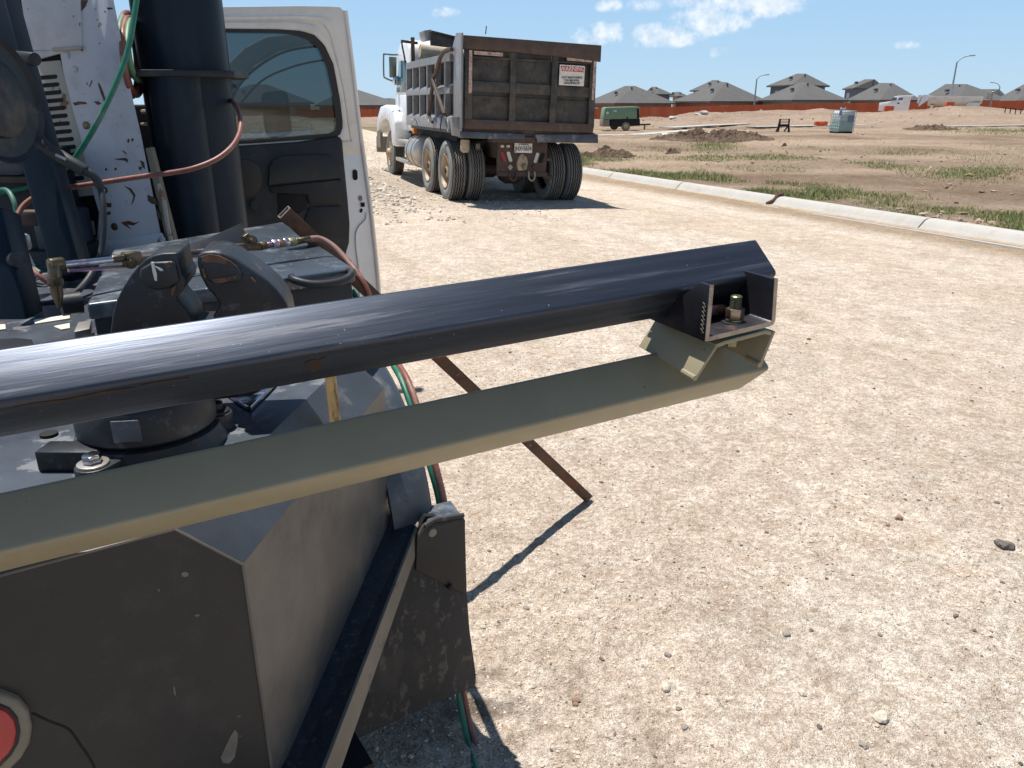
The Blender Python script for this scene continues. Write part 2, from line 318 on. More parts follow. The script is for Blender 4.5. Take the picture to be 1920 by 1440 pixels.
m_rim = MT('dirty_rim', (.42, .33, .23), .6, .1, .2, 6, .1, 60, [((.20, .12, .06), 4, .5, .3, .6)])
m_alu = MT('aluminium_tank', (.55, .52, .48), .35, .75, .12, 5, .1, 60, [(DUST, 4, .5, .3, .5)])
m_tarp = MT('beige_tarp', (.42, .36, .26), .85, 0, .15, 12, .5, 30, [((.28, .24, .17), 6, .5, .2, .5)], stretch=(1, 1, 5), bdist=.02)
m_amber = MT('amber_lens', (.8, .25, .03), .3)
m_redsm = MT('small_red_lens', (.3, .015, .03), .35)
m_wsm = MT('small_white_lens', (.6, .58, .5), .4, layers=[(DUST, 30, .5, .2, .5)])
m_signw = MT('sign_white', (.68, .66, .60), .5, 0, .06, 8, layers=[((.35, .25, .2), 14, .66, .05, .6)])
m_signr = MT('sign_red', (.50, .04, .06), .5, 0, .2, 10)
m_signk = MT('sign_print', (.08, .08, .08), .6)
m_plate = MT('plate_white', (.72, .72, .70), .4, 0, .05, 9)
m_tape = MT('faded_reflective_tape', (.46, .38, .32), .5, 0, .25, 14, layers=[((.45, .16, .13), 10, .5, .06, .6), ((.1, .08, .06), 30, .64, .05, .9)])
m_mir = MT('mirror_back', (.17, .19, .165), .35, .5, .1, 8)
# background
m_roof = MT('grey_shingle', (.098, .098, .098), .9, 0, .12, 1.2, .3, 12, [((.11, .105, .10), 3, .5, .3, .5)])
m_fence = MT('orange_stained_fence', (.50, .115, .045), .8, 0, .14, .6, .2, 12, stretch=(2, 2, .3))
m_brick = MT('brown_brick_wall', (.28, .13, .09), .85, 0, .2, 1.2)
m_brick2 = MT('tan_brick_wall', (.34, .25, .2), .85, 0, .15, 1.2)
m_green_w = MT('grey_green_siding', (.2, .22, .19), .8, 0, .1, 1)
m_blue_w = MT('blue_grey_siding', (.16, .18, .22), .8, 0, .1, 1)
m_blind = MT('window_blind', (.55, .55, .52), .5, 0, .1, 3)
m_vent = MT('roof_vent', (.12, .12, .12), .6)
m_pole = MT('galvanised_pole', (.3, .33, .36), .5, .6, .1, 3)
m_conc = MT('kerb_concrete', (.42, .41, .385), .8, 0, .06, 3, .25, 60, [((.38, .31, .22), 3.5, .6, .2, .3), ((.3, .25, .2), 25, .64, .1, .35)], bdist=.003)
m_crack = MT('dirty_crack', (.10, .05, .035), .9)
m_compg = MT('compressor_green', (.14, .24, .15), .45, 0, .08, 3, 0, 40, [((.35, .38, .33), 5, .6, .2, .3)])
m_tote = MT('tote_plastic', (.78, .84, .82), .4, 0, .05, 3, 0, 40, [((.3, .42, .41), 1.5, .45, .3, .5)])
m_tote_lo = MT('tote_liquid_plastic', (.42, .60, .56), .4, 0, .1, 3)
m_cage = MT('galvanised_cage', (.42, .5, .5), .4, .6, .1, 10)
m_blabel = MT('blue_label', (.16, .2, .3), .5)
m_orange = MT('orange_barrier_plastic', (.65, .12, .04), .5)
m_trailer = MT('pale_trailer_paint', (.74, .74, .68), .4, 0, .08, 2, 0, 40, [(DUST, 2, .5, .3, .4)])
m_sunpatch = MT('sunlit_deck_patch', (.6, .55, .45), .7)  # pale colour that stands for sunlight falling on the deck
m_clod = MT('dark_clod_soil', (.12, .08, .055), .95, 0, .5, 3, .8, 12, [((.27, .2, .15), 6, .6, .25, .5)], bdist=.05)

def vcol_mat(name, rough, scales, amt, bump, bdist, extra=None):
    m = bpy.data.materials.new(name); m.use_nodes = True; nt = m.node_tree; b = nt.nodes['Principled BSDF']
    at = N(nt, 'ShaderNodeAttribute'); at.attribute_name = 'Col'; tc = N(nt, 'ShaderNodeTexCoord'); c = at.outputs['Color']
    for i, (sc, a, dark, lite) in enumerate(amt):
        n = N(nt, 'ShaderNodeTexNoise'); n.inputs['Scale'].default_value = sc; n.inputs['Detail'].default_value = 6; n.inputs['Roughness'].default_value = .65
        nt.links.new(tc.outputs['Object'], n.inputs['Vector'])
        f = math_n(nt, 'MULTIPLY', math_n(nt, 'SUBTRACT', n.outputs[0], .5 - a), 1 / (2 * a), clamp=True)
        mm = N(nt, 'ShaderNodeMix', data_type='RGBA', blend_type='MULTIPLY'); mm.inputs[0].default_value = 1
        nt.links.new(c, mm.inputs[6]); nt.links.new(mixc(nt, f, dark, lite), mm.inputs[7]); c = mm.outputs[2]
    nt.links.new(c, b.inputs['Base Color']); b.inputs['Roughness'].default_value = rough; b.inputs['Specular IOR Level'].default_value = .15
    h = None
    for sc, a in bump:
        n = N(nt, 'ShaderNodeTexNoise'); n.inputs['Scale'].default_value = sc; n.inputs['Detail'].default_value = 4; nt.links.new(tc.outputs['Object'], n.inputs['Vector'])
        q = math_n(nt, 'MULTIPLY', n.outputs[0], a); h = q if h is None else math_n(nt, 'ADD', h, q)
    if h is not None:
        bp = N(nt, 'ShaderNodeBump'); bp.inputs['Strength'].default_value = 1; bp.inputs['Distance'].default_value = bdist; nt.links.new(h, bp.inputs['Height']); nt.links.new(bp.outputs[0], b.inputs['Normal'])
    return m
m_ground = vcol_mat('caliche_ground', .95, None, [(1.1, .16, (.92, .91, .90), (1.06, 1.06, 1.07)), (9, .13, (.84, .80, .76), (1.08, 1.09, 1.1)), (38, .10, (.76, .72, .68), (1.1, 1.1, 1.1)), (150, .10, (.74, .71, .68), (1.14, 1.14, 1.14))],
                    [(30, 1.0), (90, .8), (260, .6)], .022)
m_stone = vcol_mat('loose_stone', .9, None, [(90, .15, (.85, .85, .85), (1.1, 1.1, 1.1))], [(200, .5)], .002)
m_grass = vcol_mat('grass_blades', .7, None, [], [], 0)

def raw_mesh(name, V, F, mat, cols=None, smooth=False, **kw):
    """V (n,3) array, F (m,k) array"""
    me = bpy.data.meshes.new(name); k = F.shape[1]
    me.vertices.add(len(V)); me.vertices.foreach_set('co', V.astype(np.float32).ravel())
    me.loops.add(F.size); me.loops.foreach_set('vertex_index', F.astype(np.int32).ravel())
    me.polygons.add(len(F)); me.polygons.foreach_set('loop_start', np.arange(0, F.size, k, dtype=np.int32))
    me.polygons.foreach_set('use_smooth', np.full(len(F), smooth))
    me.update(calc_edges=True)
    if cols is not None:
        a = me.color_attributes.new('Col', 'FLOAT_COLOR', 'POINT'); a.data.foreach_set('color', np.concatenate([cols, np.ones((len(cols), 1))], 1).astype(np.float32).ravel())
    me.materials.append(mat); o = bpy.data.objects.new(name, me); COL.objects.link(o); MW[o] = Matrix()
    for q, v in kw.items(): o[q] = v
    return o

# ------------------------------------------------------------------ ground sheet
def proj_px(x, y, z):
    dz = z - HC; Z = y * math.cos(PITCH) - dz * math.sin(PITCH); Yc = y * math.sin(PITCH) + dz * math.cos(PITCH)
    Z = np.maximum(Z, .05); return 960 + FPX * x / Z, 720 - FPX * Yc / Z
def grass_density(x, y, px, py):
    """where grass grows in the lot beyond the kerb"""
    s = seff(x, y)
    n = fbm(x * .55, y * .55, 4, 51)
    d = np.zeros_like(x)
    strip = sst(KS + .05, KS + .3, s) * (1 - sst(KS + 1.4, KS + 3.4, s)) * sst(-.15, .25, n + .05)
    d = np.maximum(d, strip)
    d = np.maximum(d, .8 * np.exp(-((px - 1400) / 190) ** 2 - ((py - 293) / 14) ** 2) * sst(-.15, .35, n))
    d = np.maximum(d, .6 * np.exp(-((px - 1560) / 300) ** 2 - ((py - 303) / 22) ** 2) * sst(-.1, .4, n))
    d = np.maximum(d, .8 * np.exp(-((px - 1340) / 40) ** 2 - ((py - 275) / 8) ** 2))
    d = np.maximum(d, 1.0 * np.exp(-((px - 1830) / 85) ** 2 - ((py - 325) / 11) ** 2) * sst(-.3, .1, n))
    d = np.maximum(d, .5 * np.exp(-((px - 1880) / 90) ** 2 - ((py - 246) / 5) ** 2))
    return np.where((s > KS + .08) & (y > 2), d, 0)
def ground_cols(x, y, z):
    s = seff(x, y); u = y * C20 - x * S20
    px, py = proj_px(x, y, z)
    road = np.array([.755, .672, .578]); white = np.array([.84, .785, .70]); tan = np.array([.69, .58, .46]); soil = np.array([.30, .24, .183]); dk = np.array([.21, .152, .108]); pale = np.array([.44, .355, .275])
    rr0 = np.hypot(x, y)
    def L(c, t, k): return c * (1 - k[:, None]) + t * k[:, None]
    c = np.tile(road, (len(x), 1))
    c = L(c, white, np.clip(sst(.0, .75, fbm(x * .7, y * .7, 5, 20)) * .7 + .3 * sst(.1, .5, fbm(s * 1.5, u * .4, 3, 22)), 0, .85))
    c = L(c, tan, .35 * sst(.05, .5, fbm(x * 1.3 + 9, y * 1.3, 4, 21)))
    lane = np.sin(s * 2.05 + .5 * fbm(s * .2, u * .15, 2, 26)); c = L(c, tan * .96, .30 * sst(.2, .9, lane) * sst(2.5, 6, rr0)); c = L(c, white, .22 * sst(.2, .9, -lane) * sst(2.5, 6, rr0))
    c = L(c, tan * .92, .35 * sst(.1, .4, fbm(s * 2.2, u * .12, 3, 24)) * sst(4, 9, y))
    c = L(c, np.array([.40, .315, .22]), .85 * sst(KS - 1.9, KS - .75, s))
    # rough gravel to the left of the dump truck and near it
    gl = sst(11, 17, y) * (1 - sst(4.2, 5.6, s)); c = L(c, np.array([.50, .45, .385]), gl * .8)
    fld = sst(KS - .1, KS + .02, s); fc = np.tile(soil, (len(x), 1))
    n = fbm(x * .35, y * .35, 5, 30); fc = L(fc, dk, .75 * sst(.05, .5, n)); fc = L(fc, pale, .7 * sst(0, .5, -n))
    fc = L(fc, pale * 1.12, .55 * sst(-.1, .4, fbm(x * .08, y * .5, 3, 33)))
    fc = L(fc, np.array([.37, .30, .245]), .8 * sst(48, 58, y))
    fc = L(fc, np.array([.27, .205, .16]), .6 * sst(58, 62, y) * sst(-.2, .3, fbm(x * .4, y * .4, 4, 35)))
    g = grass_density(x, y, px, py); fc = L(fc, np.array([.16, .165, .075]), np.clip(g * .7, 0, .6))
    c = L(c, fc, fld)
    fl2 = sst(40, 55, y) * (1 - fld); c = L(c, np.array([.44, .35, .28]), fl2)
    c *= (1 + .16 * fbm(x * 6, y * 6, 3, 40))[:, None]
    # dark mottled patch under the truck corner
    c = L(c, np.array([.13, .10, .08]), .75 * np.exp(-((x + .12) / .22) ** 2 - ((y - 1.72) / .16) ** 2) * sst(-.3, .2, fbm(x * 14, y * 14, 3, 44)))
    return np.clip(c, .01, .9)
th = np.concatenate([np.linspace(-math.pi, R_(-47), 60, endpoint=False), np.linspace(R_(-47), R_(47), 820, endpoint=False), np.linspace(R_(47), math.pi, 60, endpoint=False)])
rad = np.concatenate([[.02, .2, .4], np.geomspace(.6, 130, 800), np.geomspace(140, 1500, 14)])
TH, RD = np.meshgrid(th, rad); X = (np.sin(TH) * RD).ravel(); Y = (np.cos(TH) * RD).ravel(); Zg = height(X, Y)
nr, nth = len(rad), len(th); ii = (np.arange(nr - 1)[:, None] * nth + np.arange(nth)[None]).ravel(); jj = (np.arange(nr - 1)[:, None] * nth + (np.arange(nth)[None] + 1) % nth).ravel()
F = np.stack([ii, ii + nth, jj + nth, jj], 1)
raw_mesh('ground', np.stack([X, Y, Zg], 1), F, m_ground, ground_cols(X, Y, Zg), True, kind='structure')

# stones: rough little polyhedra
def ico():
    b = bmesh.new(); bmesh.ops.create_icosphere(b, subdivisions=1, radius=1); b.verts.ensure_lookup_table()
    v = np.array([q.co[:] for q in b.verts]); f = np.array([[q.index for q in p.verts] for p in b.faces]); b.free(); return v, f
ICV, ICF = ico()
def stones(name, x, y, size, cols, flat=.6, sink=.25, **kw):
    n = len(x); z = height(x, y); k = len(ICV)
    jit = 1 + .28 * rng.standard_normal((n, k, 1)).clip(-1.5, 1.5); sc = size[:, None, None] * (1 + .35 * rng.uniform(-1, 1, (n, 1, 3))) * np.array([1, 1, flat])
    a = rng.uniform(0, 6.28, n); ca, sa = np.cos(a), np.sin(a); V = ICV[None] * jit * sc
    VX = V[..., 0] * ca[:, None] - V[..., 1] * sa[:, None]; VY = V[..., 0] * sa[:, None] + V[..., 1] * ca[:, None]
    V = np.stack([VX + x[:, None], VY + y[:, None], V[..., 2] + (z + size * flat * (1 - 2 * sink) * .6)[:, None]], 2)
    Fs = ICF[None] + (np.arange(n) * k)[:, None, None]
    return raw_mesh(name, V.reshape(-1, 3), Fs.reshape(-1, 3), m_stone, np.repeat(cols, k, 0), False, **kw)
def fan(n, d0, d1, a0=-40, a1=42, p=1.0):
    d = np.exp(rng.uniform(math.log(d0) , math.log(d1), n)) if p == 1 else d0 + (d1 - d0) * rng.uniform(0, 1, n) ** p
    a = np.radians(rng.uniform(a0, a1, n)); return np.sin(a) * d, np.cos(a) * d
def stone_cols(n, dark=.12):
    base = np.array([.60, .50, .40]) * rng.uniform(.6, 1.12, (n, 1)); base *= 1 + .03 * rng.standard_normal((n, 3))
    k = rng.uniform(0, 1, n) < dark; base[k] = np.array([.16, .13, .11]) * rng.uniform(.7, 1.5, (k.sum(), 1)); return base.clip(.03, .8)
x1, y1 = fan(60000, .9, 15); keep = (seff(x1, y1) < KS - .5) & (fbm(x1 * 1.1, y1 * 1.1, 3, 60) > rng.uniform(-.55, .45, len(x1))); x1, y1 = x1[keep], y1[keep]
sz = rng.lognormal(math.log(.0030), .40, len(x1)).clip(.0014, .011)
x2, y2 = fan(260, 1.3, 9, p=.6); k2 = seff(x2, y2) < KS - .5; x2, y2 = x2[k2], y2[k2]; s2 = rng.uniform(.006, .012, len(x2))
stones('gravel', np.concatenate([x1, x2]), np.concatenate([y1, y2]), np.concatenate([sz, s2]), stone_cols(len(x1) + len(x2), .17), kind='stuff')
# gravel heap and rough stone left of / under the dump truck
xg = rng.uniform(-13, 2.5, 75000); yg = rng.uniform(11, 40, 75000); sg = C20 * xg + S20 * yg
kk = (sg < 4.9 + .8 * fbm(xg * .5, yg * .5, 3, 70)) & (xg / yg < .12) & (xg / yg > -.36) & (rng.uniform(0, 1, len(xg)) < sst(11, 16, yg) * .8 + .15); xg, yg = xg[kk], yg[kk]
stones('gravel', xg, yg, (rng.lognormal(math.log(.023), .4, len(xg)).clip(.008, .06)) * np.where(C20 * xg + S20 * yg > 3.2, .45, 1.0), np.clip(np.array([.58, .52, .44]) * rng.uniform(.72, 1.15, (len(xg), 1)), 0, .75), flat=.75, sink=.3, kind='stuff')
# clods and rubble in the lot
xr, yr = fan(15000, 9, 75, 0, 44); sr = seff(xr, yr)
pr = .10 * sst(-.2, .3, fbm(xr * .3, yr * .3, 3, 80)) + 1.0 * np.exp(-((sr - KS - .65) / .42) ** 2) * sst(-.05, .15, fbm(xr * .45, yr * .45, 3, 81)) + .3 * sst(55, 62, yr)
kk = (sr > KS + .12) & (rng.uniform(0, 1, len(xr)) < pr); xr, yr = xr[kk], yr[kk]
stones('rubble', xr, yr, (rng.lognormal(math.log(.022), .45, len(xr)).clip(.01, .07)) * (1 + yr / 80), np.clip(np.array([.33, .25, .19]) * rng.uniform(.5, 1.6, (len(xr), 1)), 0, .7), flat=.7, kind='stuff')

# individual larger stones lying on the road: (px, py, radius px, tone)
BIG = [(1883, 1025, 12, 'dark grey'), (1653, 1345, 13, 'pale'), (1475, 1187, 7, 'grey'), (1080, 1318, 7, 'brown'), (1251, 1230, 6, 'grey'), (987, 1140, 6, 'grey'), (1078, 1325, 5, 'brown'), (1620, 1398, 7, 'grey'), (1536, 1365, 5, 'dark'), (1283, 1368, 6, 'grey'), (1504, 1300, 7, 'pale'),
       (1686, 969, 7, 'brown'), (905, 1180, 5, 'pale'), (1517, 636, 4, 'brown'), (1248, 1293, 9, 'pale')]
where = ['near the right edge of the road', 'lying alone near the bottom right', 'in the middle of the bare road', 'beside the front of the truck shadow', 'below the brown bar on open road', 'close to the rubber flap', 'touching its brown neighbour', 'left of the palest stone', 'just above the lower right stones', 'near the bottom centre of the road', 'flat and pale above the lower right group',
         'small brown one at the right middle', 'small pale one beside the flap edge', 'beyond the end of the steel tube', 'flat one in the reddish patch']
for (bx_, by_, br_, tone), wh in zip(BIG, where):
    p = G(bx_, by_); r = br_ * (p - CC).length / FPX; b = bmesh.new(); bmesh.ops.create_icosphere(b, subdivisions=2, radius=1)
    for v in b.verts:
        q = v.co; k = 1 + .22 * math.sin(q.x * 4 + bx_) * math.cos(q.y * 3.1 + by_) + random.uniform(-.07, .07); v.co = Vector((q.x * r * k * 1.15, q.y * r * k * .85, q.z * r * k * .62))
    me = bpy.data.meshes.new('stone'); b.to_mesh(me); b.free(); o = bpy.data.objects.new('stone', me); COL.objects.link(o)
    o.location = (p.x, p.y, gz(p.x, p.y) + r * .3); o.rotation_euler = (0, 0, random.uniform(0, 3))
    base = {'dark grey': (.13, .115, .10), 'dark': (.13, .11, .09), 'pale': (.52, .47, .39), 'grey': (.27, .24, .21), 'brown': (.26, .17, .12)}[tone]
    me.materials.append(MT('stone_' + tone.replace(' ', '_'), base, .85, 0, .25, 60, .4, 200)); o['label'] = f'{tone} stone, {wh}'; o['category'] = 'stone'; o['group'] = 'stones on the gravel road'

# grass
xa, ya = fan(420000, 9.5, 62, 2, 40); za = height(xa, ya); pxa, pya = proj_px(xa, ya, za)
da = grass_density(xa, ya, pxa, pya); kk = rng.uniform(0, 1, len(xa)) < da * 1.0; xa, ya, za = xa[kk], ya[kk], za[kk]
n = len(xa); hgt = rng.uniform(.03, .105, n) * (1 + .4 * fbm(xa * .8, ya * .8, 2, 90)) ; wd = rng.uniform(.003, .006, n) * (1 + ya / 25); an = rng.uniform(0, 6.28, n); ln = rng.uniform(-.07, .07, (n, 2))
ca, sa = np.cos(an) * wd, np.sin(an) * wd
V = np.stack([np.stack([xa - ca, ya - sa, za - .01], 1), np.stack([xa + ca, ya + sa, za - .01], 1), np.stack([xa + ln[:, 0], ya + ln[:, 1], za + hgt], 1)], 1).reshape(-1, 3)
gc = np.array([.20, .26, .10]) * rng.uniform(.6, 1.5, (n, 1)); dry = rng.uniform(0, 1, n) < .36; gc[dry] = np.array([.32, .27, .14]) * rng.uniform(.7, 1.2, (dry.sum(), 1))
raw_mesh('grass', V, np.arange(3 * n).reshape(-1, 3), m_grass, np.repeat(gc, 3, 0), False, kind='stuff')

# kerb: rolled profile swept along the road edge
kp = [G(1097, 330), G(1290, 358), G(1439, 389), G(1736, 437), G(1920, 467)]
kx = np.array([p.x for p in kp]); ky = np.array([p.y for p in kp]); us = ky * C20 - kx * S20; ss = ky * S20 + kx * C20
cf = np.polyfit(us, ss, 1)
def kpt(u, ds, z): s = cf[0] * np.clip(u, -5, 60) + cf[1] + ds; return Vector((s * C20 - u * S20, s * S20 + u * C20, z))
prof = [(0, -.02), (0, .012), (.20, -.004), (.27, .012), (.33, .07), (.38, .125), (.44, .15), (.53, .155), (.56, .145), (.57, -.1)]
kb = MB(); joints = [-3.0, 0.2, 3.4]
ujs = [float(p.y * C20 - p.x * S20) for p in (G(1527 + 230, 420), G(1455, 383), G(1280, 352))]
def kerb_seg(mb, u0, u1):
    n = max(2, int((u1 - u0) / .5)); k = len(prof); vs = []; fs = []
    for i in range(n + 1):
        u = u0 + (u1 - u0) * i / n
        for ds, z in prof: vs.append(kpt(u, ds, z - .235 + .3 * float(sst(24, 40, u))))
    for i in range(n):
        for j in range(k - 1): fs.append((i * k + j, i * k + j + 1, (i + 1) * k + j + 1, (i + 1) * k + j))
    fs.append(tuple(range(k))); fs.append(tuple(range(n * k, (n + 1) * k))[::-1]); mb.add(vs, fs)
cuts = sorted([-8] + ujs + [ujs[0] - 3.2, ujs[2] + 3, ujs[2] + 6, 34]); gaps = {round(ujs[1], 3): .05}
for a, b in zip(cuts[:-1], cuts[1:]): kerb_seg(kb, a + gaps.get(round(a, 3), .014), b - gaps.get(round(b, 3), .014))
kb.build('kerb', m_conc, bev=.004, kind='structure')
gd = MB(); vs = []; fs = []; nn_k = 160
for i in range(nn_k + 1):
    u = -8 + 42 * i / nn_k; hz_ = -.235 + .3 * float(sst(24, 40, u)); a_ = .13 + .03 * math.sin(u * 3.1) * math.sin(u * 1.3); b_ = .265 + .02 * math.sin(u * 5)
    vs += [kpt(u, a_, hz_ + .006), kpt(u, (a_ + b_) / 2, hz_ + .012), kpt(u, b_, hz_ + .016)]
for i in range(nn_k): fs += [(3 * i, 3 * i + 1, 3 * i + 4, 3 * i + 3), (3 * i + 1, 3 * i + 2, 3 * i + 5, 3 * i + 4)]
gd.add(vs, fs); gd.build('gutter_dirt', MT('gutter_dirt', (.36, .28, .195), .95, 0, .2, 8, .4, 60), kind='stuff')
pj = kpt(ujs[1], .45, -.08)
t = MB().tube([kpt(ujs[1] + .02, .2, -.215), kpt(ujs[1] - .02, .33, -.15), kpt(ujs[1] + .03, .45, -.07), kpt(ujs[1], .56, -.05)], .035, 8).build('broken_joint_filler', m_crack)
t['label'] = 'rust brown filler strip curling out of the wide gap in the kerb'; t['category'] = 'debris'
# far street kerbs
def far_strip(name, pts, wd, zc):
    mb = MB(); P = [G(*q) for q in pts]
    for a, b in zip(P[:-1], P[1:]): mb.bar((a.x, a.y, zc + .05), (b.x, b.y, zc + .05), wd * 3.2, .05)
    return mb.build(name, m_conc, kind='structure')
far_strip('far_kerb', [(1410, 240), (1560, 237), (1700, 234.5), (1780, 233), (1990, 231)], .35, .22)
far_strip('far_kerb', [(1780, 239), (1880, 237.5), (1990, 236)], .3, .22)
far_strip('far_kerb', [(1120, 254), (1190, 253), (1290, 245)], .3, .15)
far_strip('far_kerb', [(1250, 243), (1330, 238), (1395, 235)], .3, .25)

# ------------------------------------------------------------------ background: fence, houses, lamps
FT = [(560, 206), (700, 205), (1118, 203.5), (1300, 199.5), (1500, 194.5), (1690, 191.5), (1830, 190), (1990, 187)]
FD = [82, 83, 84, 87, 91, 95, 97, 100]
f = thing('board_fence', 'long orange stained board fence running in front of the houses', 'fence', (20, 88, -.5))
fm = MB(); cm = MB()
P = [pD(px, py, D) for (px, py), D in zip(FT, FD)]
for a, b in zip(P[:-1], P[1:]):
    L = (b - a).length; nn = int(L / .16)
    for i in range(nn):
        q = a.lerp(b, i / nn); q2 = a.lerp(b, (i + .93) / nn); dz = random.uniform(-.012, .012)
        fm.hexa([(q.x, q.y, -1.1), (q2.x, q2.y, -1.1), (q2.x, q2.y + .02, -1.1), (q.x, q.y + .02, -1.1), (q.x, q.y, q.z + dz), (q2.x, q2.y, q2.z + dz), (q2.x, q2.y + .02, q2.z + dz), (q.x, q.y + .02, q.z + dz)])
    for k in (.15, -1.2): cm.bar(a + Vector((0, .07, -.2 if k > 0 else -1.3)), b + Vector((0, .07, -.2 if k > 0 else -1.3)), .05, .09)
    for i in range(int(L / 2.4) + 1):
        q = a.lerp(b, i * 2.4 / L); MB().bx(q.x - .05, q.x + .05, q.y + .12, q.y + .22, -1.1, q.z - .05).build('post', m_fence, f, smooth=False)
fm.build('boards', m_fence, f, smooth=False); cm.build('rails', m_fence, f)

def hip(parent, D, L, C, Rr, ye, rd, wall, dl=8, dr=8, rdep=6, base=-1.0, over=.45, wins=()):
    """hip roof: left eave px L, front corner px C, right eave px Rr at row ye; rd = (x0, x1, y) ridge"""
    c = pD(C, ye, D); ez = c.z
    def at(px, DD): return Vector(((px - 960) / FPX * (DD * math.cos(PITCH) + (HC - ez) * math.sin(PITCH)), DD, ez))
    l, r = at(L, D + dl), at(Rr, D + dr); bk = l + r - c
    ra, rb = pD(rd[0], rd[2], D + rdep), pD(rd[1], rd[2], D + rdep); rb.z = ra.z
    mb = MB(); lo = Vector((0, 0, -.18))
    vs = [c, r, bk, l, ra, rb] + [q + lo for q in (c, r, bk, l)]
    mb.add(vs, [(0, 1, 5), (0, 5, 4), (1, 2, 5), (2, 3, 4), (2, 4, 5), (3, 0, 4), (0, 1, 7, 6), (1, 2, 8, 7), (2, 3, 9, 8), (3, 0, 6, 9), (6, 7, 8, 9)])
    rf = mb.build('roof', m_roof, parent, smooth=False)
    cen = (c + bk) / 2; w = []
    for q in (c, r, bk, l): d = (cen - q); d.z = 0; d = d.normalized() * over * 1.4; w.append(q + d - Vector((0, 0, .18)))
    mb = MB(); mb.hexa([Vector((q.x, q.y, base)) for q in w] + w); wl = mb.build('wall', wall, parent, smooth=False)
    for (side, t0, t1, z0, z1) in wins:
        a, b = (w[0], w[1]) if side == 'r' else (w[3], w[0]); p0, p1 = a.lerp(b, t0), a.lerp(b, t1); d = (p1 - p0).normalized(); nrm = Vector((d.y, -d.x, 0))
        zt = a.z - z0; zb = a.z - z1
        q = [Vector((p.x, p.y, 0)) + nrm * o for p, o in ((p0, .0), (p1, .0), (p1, .06), (p0, .06))]
        wi = MB().hexa([v + Vector((0, 0, zb)) for v in q] + [v + Vector((0, 0, zt)) for v in q]).build('window', m_blind, parent)
    vb = MB(); vq = ra.lerp(rb, .3) + Vector((.3, -1.5, -.5)); vb.cyl(vq + Vector((0, 0, -.6)), vq + Vector((0, 0, .35)), .12, n=8); vb.build('vent_pipe', m_vent, parent); vb = MB()
    vq = ra.lerp(c, .45) + Vector((-.6, .2, 0)); vb.bx(vq.x - .2, vq.x + .2, vq.y - .5, vq.y, vq.z - .1, vq.z + .22); vb.build('roof_vent', m_vent, parent)
    return c
W1 = [('r', .18, .26, .35, 1.3), ('r', .28, .36, .35, 1.3), ('r', .62, .74, .35, 1.3)]
HOUSES = [
 ('brown brick house with grey hip roof behind the dump truck and green compressor', [(105, 1095, 1152, 1268, 193, (1172, 1191, 161), m_brick, 9, 5, 7, W1 + [('l', .2, .4, .4, 1.4)])]),
 ('grey upper storey house peeking between the first two hip roofs', [(128, 1205, 1235, 1263, 176, (1222, 1230, 162.5), m_blue_w, 6, 6, 5, [])]),
 ('small distant grey roof in the gap before the twin peaked house', [(140, 1255, 1270, 1292, 180, (1267, 1274, 172), m_brick2, 6, 6, 5, [])]),
 ('two storey house whose upper roof shows behind the wide low hip roof', [(124, 1293, 1340, 1394, 168, (1336, 1345, 150), m_blue_w, 8, 6, 7, [])]),
 ('wide low brown house with grey hip roof left of the first street lamp', [(106, 1258, 1332, 1441, 189.5, (1352, 1362, 154), m_brick, 9, 6, 8, W1)]),
 ('two storey grey green house with stacked hip roofs right of the first street lamp', [(112, 1437, 1486, 1556, 158.5, (1494, 1511, 138), m_blue_w, 8, 7, 7, [('l', .25, .38, .5, 1.0), ('l', .5, .62, .5, 1.0)]), (104, 1421, 1485, 1592, 187, (1500, 1512, 154), m_green_w, 7, 5, 8.5, [('r', .12, .3, .35, 1.3), ('r', .66, .8, .35, 1.3)])]),
 ('house with gabled upper storey behind the roof above the white water tote', [(126, 1579, 1600, 1662, 165, (1622, 1640, 148.5), m_blue_w, 6, 9, 7, [('l', .3, .6, .5, 1.3)])]),
 ('tan brick house with broad grey roof behind the white semi truck cab', [(106, 1586, 1650, 1729, 187, (1650, 1674, 155.5), m_brick2, 8, 6, 9, W1)]),
 ('house with broad grey roof behind the pale dump trailer', [(108, 1722, 1797, 1899, 188, (1773, 1813, 157.5), m_brick2, 9, 6, 9, W1)]),
 ('low grey roofed house between the trailer house and the rightmost house', [(125, 1815, 1850, 1890, 182, (1838, 1873, 167), m_brick2, 6, 7, 6, [])]),
 ('rightmost house with tan wall and grey hip roof, cut by the photo edge', [(106, 1862, 1905, 2050, 188.5, (1925, 1965, 155), m_brick2, 9, 6, 9, W1)]),
 ('brown brick house with grey roof left of the dump truck', [(92, 590, 650, 760, 197, (652, 664, 166), m_brick, 8, 6, 8, [('r', .40, .52, .3, 1.2), ('r', .75, .9, .3, 1.2)])]),
 ('small grey roofed house right beside the dump truck hood', [(104, 712, 738, 775, 193, (726, 735, 184), m_brick2, 6, 6, 5, [])]),
 ('low grey roofed house far to the left hidden by the pickup door', [(100, 380, 460, 590, 192, (470, 500, 158), m_brick2, 9, 6, 9, W1)]),
]
for lab, blocks in HOUSES:
    b0 = blocks[0]; p0 = pD(b0[2], b0[4], b0[0]); h = thing('house', lab, 'house', (p0.x, p0.y, -1.0), 'houses behind the fence')
    for (D, L, C, Rr, ye, rd, wl, dl, dr, rdp, wi) in blocks: hip(h, D, L, C, Rr, ye, rd, wl, dl, dr, rdp, wins=wi)

